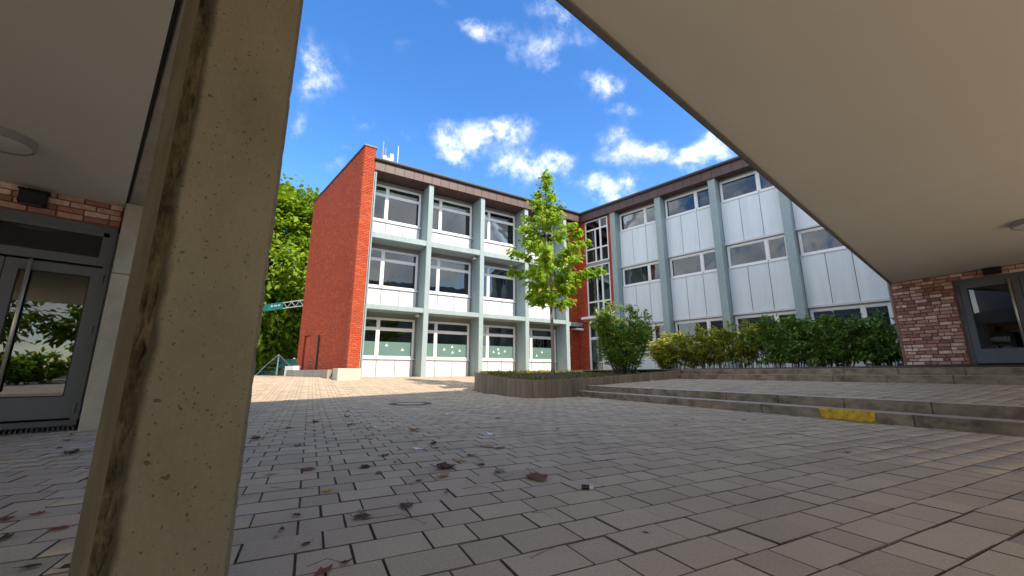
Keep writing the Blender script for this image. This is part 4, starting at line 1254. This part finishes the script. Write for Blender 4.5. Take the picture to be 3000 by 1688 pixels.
for i in range(nl):
    j = (i + 1) % nl
    bd.f += [(i, j, nl + j, nl + i), (nl + i, nl + j, 2 * nl)]; bd.r += [0, 0]
bed = bd.build('planting_bed', 'soil', kind='structure')
def bedz(x, y):
    # height of the bed surface, from the nearest outline point
    P_ = np.array(loop)
    d = np.hypot(P_[None, :, 0] - x[:, None], P_[None, :, 1] - y[:, None])
    w = 1 / (d ** 2 + .02)
    zb = (P_[None, :, 2] * w).sum(1) / w.sum(1)
    return zb
n_ = 9000
x = RNG.uniform(-1.2, 5.6, n_); y = RNG.uniform(11.2, 17, n_)
k = in_poly(x, y, [(cx + (a - cx) * .97, cy + (b - cy) * .97) for a, b in BED])
x, y = x[k], y[k]
pat = np.sin(x * 2.1 + 1) * np.cos(y * 1.7) + RNG.normal(0, .5, len(x)) + np.where(x < 3, .8, -.4)
x, y = x[pat > 0], y[pat > 0]
n_ = len(x)
Cc = np.stack([x, y, bedz(x, y) - .01], 1)
D = unit(n_) * np.array([1, 1, .4]) + np.array([0, 0, .55])
leaves('ground_cover', Cc, D, unit(n_), RNG.uniform(.08, .2, n_), RNG.uniform(.015, .04, n_), LANCE, 'cover_leaf', None, 'stuff')

# ------------------------------------------------------------------ plants
def young_tree():
    bx, by, bz = 1.24, 12.55, .50
    o = root('young_tree', (bx, by, bz), 'slender young tree with pale trunk and yellow green leaves in the planter', 'tree')
    rn = random.Random(21)
    tr = [(bx + .05 * math.sin(z * .9) - .012 * (z - bz), by + .03 * math.cos(z), z) for z in np.linspace(bz - .1, 7.3, 16)]
    MB().tube(tr, [.062 - .052 * (i / 15) for i in range(16)], 10).build('trunk', 'young_bark', o, smooth=True)
    prof = [(2.75, .55), (3.0, .85), (3.3, 1.0), (3.7, 1.42), (4.0, 1.5), (4.4, 1.2), (4.8, 1.12), (5.25, .85), (5.7, .55), (6.1, .42), (6.6, .27), (7.0, .15), (7.4, .06)]
    C_, D_, N_, S_ = [], [], [], []
    br = MB()
    nb = 66
    for i in range(nb):
        z = 2.85 + (7.35 - 2.85) * (i / nb) ** 1.05
        r_ = np.interp(z, [p[0] for p in prof], [p[1] for p in prof]) * rn.uniform(.55, 1.2)
        t = i * 2.399 + rn.gauss(0, .5)
        px = np.interp(z, [p[2] for p in tr], [p[0] for p in tr]); py = np.interp(z, [p[2] for p in tr], [p[1] for p in tr])
        rise = rn.uniform(.15, .55) * r_
        s0 = Vector((px, py, z - rise)); tip = Vector((px + math.cos(t) * r_, py + math.sin(t) * r_, z + rn.uniform(0, .18)))
        mid = (s0 + tip) / 2 + Vector((0, 0, .10 * r_))
        br.tube([s0, mid, tip], [.012, .008, .003], 5)
        nl_ = int(27 + r_ * 66)
        for k in range(nl_):
            u = rn.uniform(.20, 1.08) ** .72
            p = s0.lerp(mid, u * 2) if u < .5 else mid.lerp(tip, (u - .5) * 2)
            p = p + Vector((rn.gauss(0, .085), rn.gauss(0, .085), rn.gauss(0, .075)))
            out = Vector((math.cos(t) + rn.gauss(0, .7), math.sin(t) + rn.gauss(0, .7), rn.gauss(-.75, .45)))
            C_.append(p); D_.append(out); N_.append((rn.gauss(0, .5) + .35, rn.gauss(0, .5) - .35, 1)); S_.append(rn.uniform(.09, .19) * (1.08 if z < 5.2 else (.95 if z < 6.3 else .78)))
    for k in range(70):
        z = rn.uniform(6.3, 7.55)
        C_.append(Vector((bx - .07 + rn.gauss(0, .02 + .07 * (7.6 - z)), by + rn.gauss(0, .02 + .07 * (7.6 - z)), z))); D_.append(Vector((rn.gauss(0, 1), rn.gauss(0, 1), rn.gauss(-.3, .5)))); N_.append((rn.gauss(0, .5), rn.gauss(0, .5), 1)); S_.append(rn.uniform(.07, .13))
    br.build('branches', 'young_bark', o)
    S_ = np.array(S_)
    leaves('crown', np.array([tuple(p) for p in C_]), np.array([tuple(p) for p in D_]), np.array(N_, float), S_, S_ * .82, LOBED, 'young_leaf', o)
young_tree()

def shrub(name, x, y, z0, h, rx, ry, rot, nst, nleaf, mat, label, cat, L0=.13, W0=.035, base=.15, spread=.85, group=None, shape=LANCE, top_jit=.3):
    o = root(name, (x, y, z0), label, cat, group)
    rn = random.Random(hash(label) % 9999 if False else int(x * 137 + y * 71))
    st = MB(); ca, sa = math.cos(rot), math.sin(rot)
    stems = []
    for i in range(nst):
        t = rn.uniform(0, 2 * math.pi); q = math.sqrt(rn.random())
        lx, ly = q * math.cos(t) * rx, q * math.sin(t) * ry
        hx = h * (1 - .18 * q * q) * rn.uniform(1 - top_jit, 1.04)
        w = lambda a, b: (x + a * ca - b * sa, y + a * sa + b * ca)
        b0 = w(lx * spread * .45, ly * .3); b1 = w(lx * .85, ly * .85); b2 = w(lx * 1.05 + rn.gauss(0, .05), ly * 1.05 + rn.gauss(0, .05))
        pts_ = [Vector((*b0, z0 - .03)), Vector((*b1, z0 + hx * .5)), Vector((*b2, z0 + hx))]
        st.tube(pts_, [.014, .010, .004], 5, cap=False)
        stems.append(pts_)
        for k in range(4):                                   # side shoots
            u = rn.uniform(.15, .95)
            p = pts_[0].lerp(pts_[1], u * 2) if u < .5 else pts_[1].lerp(pts_[2], (u - .5) * 2)
            tip = p + Vector((rn.gauss(0, .26), rn.gauss(0, .26), rn.uniform(-.02, .36)))
            st.tube([p, tip], [.006, .002], 4, cap=False); stems.append([p, p.lerp(tip, .5), tip])
    st.build('stems', 'twig', o)
    C_ = np.zeros((nleaf, 3)); D_ = np.zeros((nleaf, 3))
    for i in range(nleaf):
        s = stems[rn.randrange(len(stems))]
        u = base + (1 - base) * rn.random() ** .8
        if len(s) and s[2].z - s[0].z < .45: u = rn.random()
        p = s[0].lerp(s[1], u * 2) if u < .5 else s[1].lerp(s[2], (u - .5) * 2)
        d = (s[2] - s[0]).normalized()
        C_[i] = p + Vector((rn.gauss(0, .035), rn.gauss(0, .035), rn.gauss(0, .03)))
        D_[i] = d * .55 + Vector((rn.gauss(0, .8), rn.gauss(0, .8), rn.gauss(.15, .45)))
    N_ = unit(nleaf) * .6 + np.array([0.1, -.1, 1])
    Ln = RNG.uniform(.7, 1.25, nleaf) * L0
    leaves('foliage', C_, D_, N_, Ln, Ln * (W0 / L0) * 2, shape, mat, o)
    return o

shrub('laurel_bush', 3.95, 14.3, .62, 2.55, 1.15, .85, .5, 52, 5200, 'shrub_leaf', 'tall loose bush with long narrow leaves beside the young tree', 'bush', .20, .026, .08)
hd = Vector((12.0 - 7.3, 12.6 - 18.4, 0)); hl = hd.length; hr = math.atan2(hd.y, hd.x)
HS = [(.00, 1.55, 'hedge_leaf_olive', 'bright yellow green hedge shrub at the left end of the hedge'),
      (.20, 1.62, 'hedge_leaf_olive', 'olive hedge shrub with bare stems, second from the left'),
      (.41, 1.70, 'hedge_leaf_olive', 'brownish olive hedge shrub with sparse twiggy base, middle of the hedge'),
      (.62, 1.78, 'hedge_leaf_dark', 'green hedge shrub left of the darkest one in the hedge'),
      (.83, 1.82, 'hedge_leaf_dark', 'dark green dense hedge shrub next to the mottled brick wall'),
      (1.02, 1.66, 'hedge_leaf_dark', 'dark hedge shrub at the right end with drooping side twigs')]
HV = [(.92, .62, 30, 5200, .02, .30, 1.2), (1.0, .52, 26, 4300, .10, .34, 1.5), (.95, .6, 30, 4200, .20, .30, 1.7), (1.05, .55, 32, 5600, .12, .28, 1.5), (1.05, .72, 44, 7800, .02, .24, 1.2), (.72, .55, 24, 4200, .0, .38, 1.1)]
for (u, h, mt, lab), (rx_, ry_, ns_, nl2, bs_, tj_, sp_) in zip(HS, HV):
    p = Vector((7.3, 18.4, 0)) + hd * u * .93
    p += Vector((random.uniform(-.1, .1), random.uniform(-.15, .15), 0))
    shrub('hedge_shrub', p.x, p.y, .78, h + .18, rx_ * 1.14, ry_, hr + random.uniform(-.2, .2), ns_ + 4, int(nl2 * 1.05), mt, lab, 'hedge', random.uniform(.14, .17), .030, bs_, group='shrubs of the hedge', top_jit=tj_, spread=sp_)

def big_tree(x, y, z0, h, rx, ry, rz, cz, nclump, per, leaf, label, trunk=.28, name='broadleaf_tree'):
    o = root(name, (x, y, z0), label, 'tree')
    rn = random.Random(int(x * 31 + y))
    m = MB().tube([(x, y, z0 - .1), (x + .15, y, z0 + h * .25), (x - .1, y + .2, z0 + h * .6), (x, y, z0 + h * .9)], [trunk, trunk * .8, trunk * .5, .05], 10)
    cl = []
    for i in range(nclump):
        d = Vector((rn.gauss(0, 1), rn.gauss(0, 1), rn.gauss(0, 1))).normalized()
        q = rn.uniform(.45, 1.0) ** .5
        bump_ = 1 + .16 * math.sin(d.x * 5 + 1.3) * math.cos(d.y * 4 + d.z * 6)
        c = Vector((x + d.x * rx * q * bump_, y + d.y * ry * q * bump_, cz + d.z * rz * q * bump_))
        if c.z < z0 + .6: c.z = z0 + rn.uniform(.5, 2)
        cl.append((c, d))
        if i % 12 == 0:
            zb = min(max(c.z - rn.uniform(1, 4), z0 + 1.2), z0 + h * .8)
            s = Vector((x, y, zb)); m.tube([s, (s + c) / 2 + Vector((0, 0, .5)), c], [.09, .05, .015], 5)
    m.build('trunk', 'bark', o)
    n = nclump * per
    C_ = np.zeros((n, 3)); D_ = np.zeros((n, 3)); N_ = np.zeros((n, 3)); rr = np.zeros(n)
    k = 0
    for c, d in cl:
        hue = rn.random() * .6
        sz = rn.uniform(.35, .75)
        for _ in range(per):
            C_[k] = c + Vector((rn.gauss(0, sz), rn.gauss(0, sz), rn.gauss(0, sz * .42)))
            D_[k] = d * .6 + Vector((rn.gauss(0, .7), rn.gauss(0, .7), rn.gauss(-.55, .4)))
            N_[k] = (rn.gauss(0, .5) + d.x * .4, rn.gauss(0, .5) + d.y * .4, 1)
            rr[k] = min(.98, hue + rn.random() * .4); k += 1
    Ln = RNG.uniform(.7, 1.3, n) * leaf
    leaves('crown', C_, D_, N_, Ln, Ln * .62, DIAMOND, 'big_leaf', o, None, rr)
big_tree(-21.0, 32.5, .45, 15.5, 6.6, 5.5, 7.6, 9.0, 1100, 36, .46, 'large bright green tree behind the brick gable')
big_tree(-22.0, 45.0, .3, 13.0, 9.5, 5.0, 6.8, 6.0, 760, 24, .55, 'dark dense tree in the gap below the large bright tree')

# behind the viewer, mirrored in the door panes
for i, (x, y, h, lab) in enumerate(((15.0, -13.5, 1.7, 'low street shrub mirrored in the left door, lower of the greenery'), (18.0, -11.0, 2.0, 'street shrub mirrored in the left door beside the low one'), (11.5, -16.0, 1.8, 'street shrub mirrored in the left door at its left side'), (8.0, -19.0, 1.9, 'street shrub mirrored in the left door, farthest from the hinges'))):
    shrub('street_shrub', x, y, -.02, h, 2.2, 1.5, .7, 34, 1900, 'young_leaf', lab, 'bush', .34, .08, .05)
for (x, y, h, lab) in ((24.0, -21.0, 9.5, 'street tree mirrored in the door panes, middle one'), (33.0, -17.0, 10.5, 'street tree mirrored in the door panes, right one'), (16.0, -30.0, 10.0, 'street tree mirrored in the door panes, left one')):
    big_tree(x, y, -.3, h, 5.4, 5.4, h * .46, h * .5, 190, 22, .62, lab, .2)

# ------------------------------------------------------------------ far left corner
o = root('mural_wall', (-18.5, 33.5, .45), 'low turquoise wall with painted leaf shapes beyond the gable', 'wall')
FM = F3((-22.5, 32.2), (0.97, 0.24), (0.24, -0.97))
MB().box(FM, 0, 6.5, -.2, 0, .3, 1.75).build('wall', 'mural_mint', o)
for (a, z, w, h, mt, sl) in ((2.2, .95, .7, .5, 'mural_blue', .3), (3.0, .75, .55, .32, 'mural_ochre', -.2), (3.9, .70, .8, .30, 'mural_ochre', .25), (4.4, .85, .5, .25, 'mural_ochre', .4), (1.5, .8, .6, .6, 'mural_dark', .1), (3.3, 1.25, .9, .35, 'mural_dark', .5)):
    m = MB()
    for k in range(12):
        t = 2 * math.pi * k / 12
        a_, z_ = w / 2 * math.cos(t), h / 2 * math.sin(t) * (1 - .3 * math.cos(t))
        m.v.append(FM(a + a_ - sl * z_, .004 + .002 * (a % 1), z + z_ + sl * a_))
    m.f = [tuple(range(12))]; m.r = [0]
    m.build('painted_shape', mt, o)
o = root('rope_pyramid', (-17.5, 30.2, .46), 'white post with green climbing net in front of the turquoise wall', 'play frame')
px_, py_ = -17.5, 30.2
MB().tube([(px_, py_, .4), (px_, py_, 2.0)], [.06, .045], 8).build('post', 'white_paint', o)
for k in range(4):
    m = MB()
    t = k * math.pi / 2 + .5
    ex, ey = px_ + 1.3 * math.cos(t), py_ + 1.3 * math.sin(t)
    m.tube([(px_, py_, 1.98), ((px_ + ex) / 2, (py_ + ey) / 2, 1.30), (ex, ey, .47)], .02, 5)
    m.build('rope', 'white_paint', o)
    t2 = t + math.pi / 2
    fx, fy = px_ + 1.3 * math.cos(t2), py_ + 1.3 * math.sin(t2)
    m = MB()
    for q in (.25, .45, .65, .85):
        m.tube([(px_ + (ex - px_) * q, py_ + (ey - py_) * q, 1.98 - 1.5 * q), (px_ + (fx - px_) * q, py_ + (fy - py_) * q, 1.98 - 1.5 * q)], .014, 4)
    m.build('net', 'rope_green', o)
o = root('overhead_sign', (-18.2, 28.6, .45), 'teal sign board on a white lattice arm high beside the gable', 'sign')
FG = F3((-17.9, 28.3), (0.87, -0.49), (-0.49, -0.87))
MB().tube([FG(-.6, 0, .3), FG(-.6, 0, 5.7)], .07, 8).build('post', 'shutter_box', o)
MB().cbox(FG, -.5, 2.35, -.05, .05, 4.95, 5.45, .02).build('board', 'teal_paint', o)
for (a, w) in ((1.0, .22), (1.36, .32), (1.8, .28)):
    MB().box(FG, a, a + w, .051, .056, 5.20, 5.30).build('lettering', 'white_paint', o)
m = MB()
for z in (5.0, 5.4): m.tube([FG(2.36, 0, z), FG(4.6, 0, z)], .03, 6)
for k in range(5):
    a = 2.4 + k * .45
    m.tube([FG(a, 0, 5.0 if k % 2 else 5.4), FG(a + .45, 0, 5.4 if k % 2 else 5.0)], .02, 5)
m.build('lattice', 'white_paint', o)

# ------------------------------------------------------------------ on the ground
o = root('manhole_cover', (-2.28, 9.26, 0), 'round manhole cover with dark iron ring in the paving', 'manhole')
m = MB(); seg = 40
for k, (r_, z) in enumerate(((.47, .002), (.465, .010), (.325, .010), (.32, .003))):
    for j in range(seg):
        t = 2 * math.pi * j / seg; m.v.append((-2.28 + r_ * math.cos(t), 9.26 + r_ * math.sin(t), z))
for k in range(3):
    for j in range(seg): m.f.append((k * seg + j, k * seg + (j + 1) % seg, (k + 1) * seg + (j + 1) % seg, (k + 1) * seg + j)); m.r.append(0)
m.build('ring', 'cast_iron', o)
m = MB()
m.v = [(-2.28 + .318 * math.cos(2 * math.pi * j / seg), 9.26 + .318 * math.sin(2 * math.pi * j / seg), .0065) for j in range(seg)]
m.f = [tuple(range(seg))]; m.r = [0]
m.build('lid', 'paver', o)

LEAVES = [(-1.49, 3.1, 'r', 0.11), (-1.68, 2.96, 't', 0.08), (-1.11, 2.58, 'y', 0.07), (-2.79, 5.9, 'r', 0.12), (-2.61, 6.56, 'b', 0.12), (-2.96, 7.43, 'b', 0.1), (-2.19, 5.62, 'b', 0.1), (-2.76, 5.62, 'y', 0.06), (-2.82, 5.28, 'b', 0.1), (-1.49, 5.35, 'y', 0.06), (-1.18, 5.07, 't', 0.16), (-0.22, 6.37, 'b', 0.1), (-0.78, 4.17, 'b', 0.1), (-0.71, 3.93, 'b', 0.07), (-0.24, 4.02, 't', 0.14), (-0.11, 3.95, 'r', 0.1), (-1.09, 3.16, 'b', 0.09), (-0.94, 3.0, 'r', 0.08), (-0.35, 3.6, 'r', 0.09), (-0.4, 3.38, 't', 0.09), (-0.49, 3.15, 'b', 0.16), (-0.47, 2.92, 't', 0.13), (-0.23, 3.24, 'b', 0.07), (-0.09, 3.04, 'g', 0.1), (0.17, 2.87, 'r', 0.18), (-0.64, 2.73, 'g', 0.05), (-0.61, 2.8, 'b', 0.05), (-0.73, 2.13, 'b', 0.1), (-0.56, 2.3, 'b', 0.11), (-0.77, 2.22, 'g', 0.05), (-0.85, 1.82, 'b', 0.04), (-0.62, 1.66, 'b', 0.05), (-0.67, 1.59, 'r', 0.08), (-1.02, 3.85, 'b', 0.05), (-1.44, 3.34, 'b', 0.04), (-0.92, 3.34, 'b', 0.04), (-1.09, 3.6, 'b', 0.09), (-2.07, 4.06, 'b', 0.09), (-1.48, 4.38, 'b', 0.06), (-2.4, 5.07, 'b', 0.06), (-2.71, 4.43, 'r', 0.12), (-0.39, 2.54, 'b', 0.03), (-1.04, 1.98, 'b', 0.04), (-1.07, 2.16, 'b', 0.05), (-1.02, 1.9, 't', 0.03), (1.98, 11.75, 'r', 0.12), (2.2, 11.3, 'r', 0.1), (2.41, 10.84, 'r', 0.1), (2.63, 10.29, 't', 0.1), (0.56, 5.17, 'b', 0.06), (2.17, 5.52, 'b', 0.06), (3.43, 6.14, 'b', 0.08), (2.72, 6.25, 'b', 0.06), (2.97, 3.73, 'r', 0.07), (0.59, 1.94, 'b', 0.03), (1.62, 3.32, 'b', 0.03), (-2.17, 1.88, 'b', 0.07), (-1.76, 1.63, 'b', 0.06), (-2.05, 1.98, 'r', 0.07), (-1.61, 1.62, 'b', 0.06), (-3.12, 3.13, 'b', 0.05), (-4.61, 4.35, 'b', 0.09), (-4.23, 3.94, 'b', 0.09), (-3.86, 3.7, 'b', 0.16), (-2.38, 2.18, 'r', 0.06), (-2.43, 2.1, 'r', 0.07), (-4.99, 4.75, 'b', 0.06), (-2.81, 2.84, 'b', 0.06)]
KIND = {'r': ('dry_red', 'curled reddish brown dry leaf lying on the paving', 'reddish dry leaves on the paving'),
        'b': ('dry_brown', 'small dark brown dry leaf lying on the paving', 'dark brown dry leaves on the paving'),
        't': ('dry_tan', 'pale tan dry leaf lying on the paving', 'tan dry leaves on the paving'),
        'y': ('dry_yellow', 'yellow dry leaf lying on the paving', 'yellow dry leaves on the paving'),
        'g': ('dry_grey', 'grey papery dry leaf scrap lying on the paving', 'grey dry leaf scraps on the paving')}
BIG = {(0.17, 2.87): 'largest reddish brown dry leaf, alone right of the others in the middle foreground', (-1.11, 2.58): 'bright yellow curled leaf right of the pillar', (-1.49, 3.1): 'red brown lobed leaf just above the yellow leaf near the pillar',
       (-0.73, 2.13): 'dark curled leaf with a long stalk, nearest large leaf to the viewer', (-0.56, 2.3): 'dark crumpled leaf with pale bud beside the nearest curled leaf', (-2.79, 5.9): 'small bright red leaf farther off, left part of the court'}
DRY = []
def dry_leaf(x, y, k, size):
    mt, lab, grp = KIND[k]
    m = MB(); rn = random.Random(int(x * 1000) + int(y * 77))
    out = [(0, -.5), (.20, -.44), (.36, -.34), (.38, -.10), (.46, .10), (.30, .20), (.22, .40), (0, .60), (-.18, .38), (-.32, .18), (-.44, .14), (-.36, -.10), (-.34, -.34), (-.2, -.42)]
    th = rn.uniform(0, 6.28); cu = rn.uniform(.2, 1.9); cv = rn.uniform(.0, .6); sq = rn.uniform(.55, 1.0)
    out = [(u * sq, v) for u, v in out]
    z0 = float(gz(x, y)) + .006
    def P3(u, v):
        z = (cu * u * u + cv * v * v) * .75 + rn.gauss(0, .03)
        return (x + size * (u * math.cos(th) - v * math.sin(th)), y + size * (u * math.sin(th) + v * math.cos(th)), z0 + size * max(z, 0))
    m.v = [P3(0, 0)] + [P3(u * .5, v * .5) for u, v in out] + [P3(u, v) for u, v in out]
    n = len(out)
    for i in range(n):
        j = (i + 1) % n
        m.f += [(0, 1 + i, 1 + j), (1 + i, 1 + n + i, 1 + n + j, 1 + j)]; m.r += [0, 0]
    m.tube([P3(0, -.5), P3(.04, -.66), P3(.09, -.8)], size * .014, 4)
    o = m.build('dry_leaf', mt)
    DRY.append((o, k, x, y, BIG.get((x, y))))
    tag(o, None, 'leaf', grp)
    return o
for (x, y, k, s) in LEAVES:
    dry_leaf(x, y, k, s * .98)
# leaf litter gathered at the foot of the lower steps, and crumbs
for i in range(22):
    t = random.uniform(.8, 6.9); p = FS(t, -random.uniform(.02, .16), 0)
    dry_leaf(round(p[0], 3), round(p[1], 3), random.choice('rrbt'), random.uniform(.03, .06))
ORD = ['nearest', 'second nearest', 'third nearest', 'fourth nearest', 'fifth nearest', 'sixth nearest', 'seventh nearest', 'eighth nearest', 'ninth nearest', 'tenth nearest', 'eleventh nearest', 'twelfth nearest', 'thirteenth nearest', 'fourteenth nearest', 'fifteenth nearest', 'sixteenth nearest']
NOUN = {'r': 'curled reddish dry leaf', 'b': 'dark brown dry leaf', 't': 'pale tan dry leaf', 'y': 'yellow dry leaf', 'g': 'grey papery leaf scrap'}
def zone(x, y):
    ss, dd = sd(x, y)
    if -.45 < dd < .05 and ss > .3: return 'along the foot of the lower steps'
    if x / y < -.97: return 'on the paving left of the pillar'
    if x > .3: return 'on the open paving right of centre'
    if y > 4.9: return 'far out in the court below the sunlit part'
    if x / y < -.40: return 'on the paving just right of the pillar'
    return 'on the paving in the middle of the court'
byz = {}
for (o_, k_, x_, y_, big_) in DRY:
    if big_: o_['label'] = big_
    else: byz.setdefault((k_, zone(x_, y_)), []).append((math.hypot(x_, y_), o_))
for (k_, z_), lst in byz.items():
    lst.sort(key=lambda q: q[0])
    for i_, (d_, o_) in enumerate(lst):
        o_['label'] = (NOUN[k_] + ' ' + z_) if len(lst) == 1 else (ORD[i_] + ' ' + NOUN[k_] + ' ' + z_)
for i, (x, y, s) in enumerate([(-1.79, 5.28, 0.14), (-0.23, 4.73, 0.12), (-0.86, 3.87, 0.1), (-3.78, 6.67, 0.05), (-1.1, 6.99, 0.1), (1.46, 5.48, 0.05), (2.61, 9.23, 0.08), (4.5, 13.0, .14)]):
    m = MB(); zz = float(gz(x, y)) if i < 7 else float(tz(sd(x, y)[1]))
    zz += .005
    th = random.random() * 3
    V_ = []
    for a in range(4):
        for b in range(3):
            u, v = (a / 3 - .5) * s, (b / 2 - .5) * s * .55
            V_.append((x + u * math.cos(th) - v * math.sin(th), y + u * math.sin(th) + v * math.cos(th), zz + abs(random.gauss(0, .10 * s)) + .02 * s))
    m.v = V_
    for a in range(3):
        for b in range(2): m.f.append((a * 3 + b, a * 3 + b + 1, a * 3 + b + 4, a * 3 + b + 3)); m.r.append(0)
    labs = ['crumpled white paper scrap on the paving, left of the centre', 'white paper scrap on the paving straight below the planter', 'white paper scrap among dry leaves in the middle of the court', 'tiny white scrap farthest left on the paving', 'pale paper scrap far off left of the planter', 'tiny white scrap in the right part of the court', 'white scrap near the foot of the lower steps', 'white paper scrap on the middle terrace by the planter wall']
    tag(m.build('paper_scrap', 'paper'), labs[i], 'litter', 'scraps of paper')
o = root('lighter', (.46, 2.61, 0), 'black cigarette lighter with pale end lying on the paving', 'lighter')
m = MB().tube([(.425, 2.615, .016), (.470, 2.603, .016)], .0145, 12); m.build('case', 'black_plastic', o, smooth=False)
m = MB().tube([(.470, 2.603, .0165), (.492, 2.598, .0155)], [.0125, .011], 12); m.build('cap', 'pale_plastic', o)
MB().box(F3((.47, 2.603), (.97, -.26), (.26, .97)), .002, .018, -.006, .006, .026, .034).build('wheel', 'steel', o)
TW = [((-.72, 2.10), (-.55, 2.16), (-.40, 2.05)), ((-1.5, 2.66), (-1.35, 2.60), (-1.2, 2.62)), ((.07, 1.70), (.17, 1.78), (.30, 1.86)), ((-.10, 2.85), (-.02, 2.90), (.02, 3.0)), ((-.75, 1.63), (-.70, 1.68), (-.62, 1.66)), ((0.1, 2.2), (.16, 2.19), (.2, 2.12)), ((-.30, 2.62), (-.2, 2.66), (-.1, 2.60))]
TWL = ['thin stalk lying beside the nearest dark curled leaf', 'long thin twig on the paving close to the pillar', 'thin twig at the very bottom of the picture, right of centre', 'short bent stalk left of the largest reddish leaf', 'thin stalk by the reddish leaf at the bottom edge', 'short twig on the paving below the lighter', 'bent twig in the middle foreground left of the lighter']
for i, t in enumerate(TW):
    m = MB().tube([(p[0], p[1], .004 + .006 * (k == 1)) for k, p in enumerate(t)], [.0012, .0010, .0007], 5)
    tag(m.build('twig', 'twig'), TWL[i], 'twig', 'twigs on the paving')
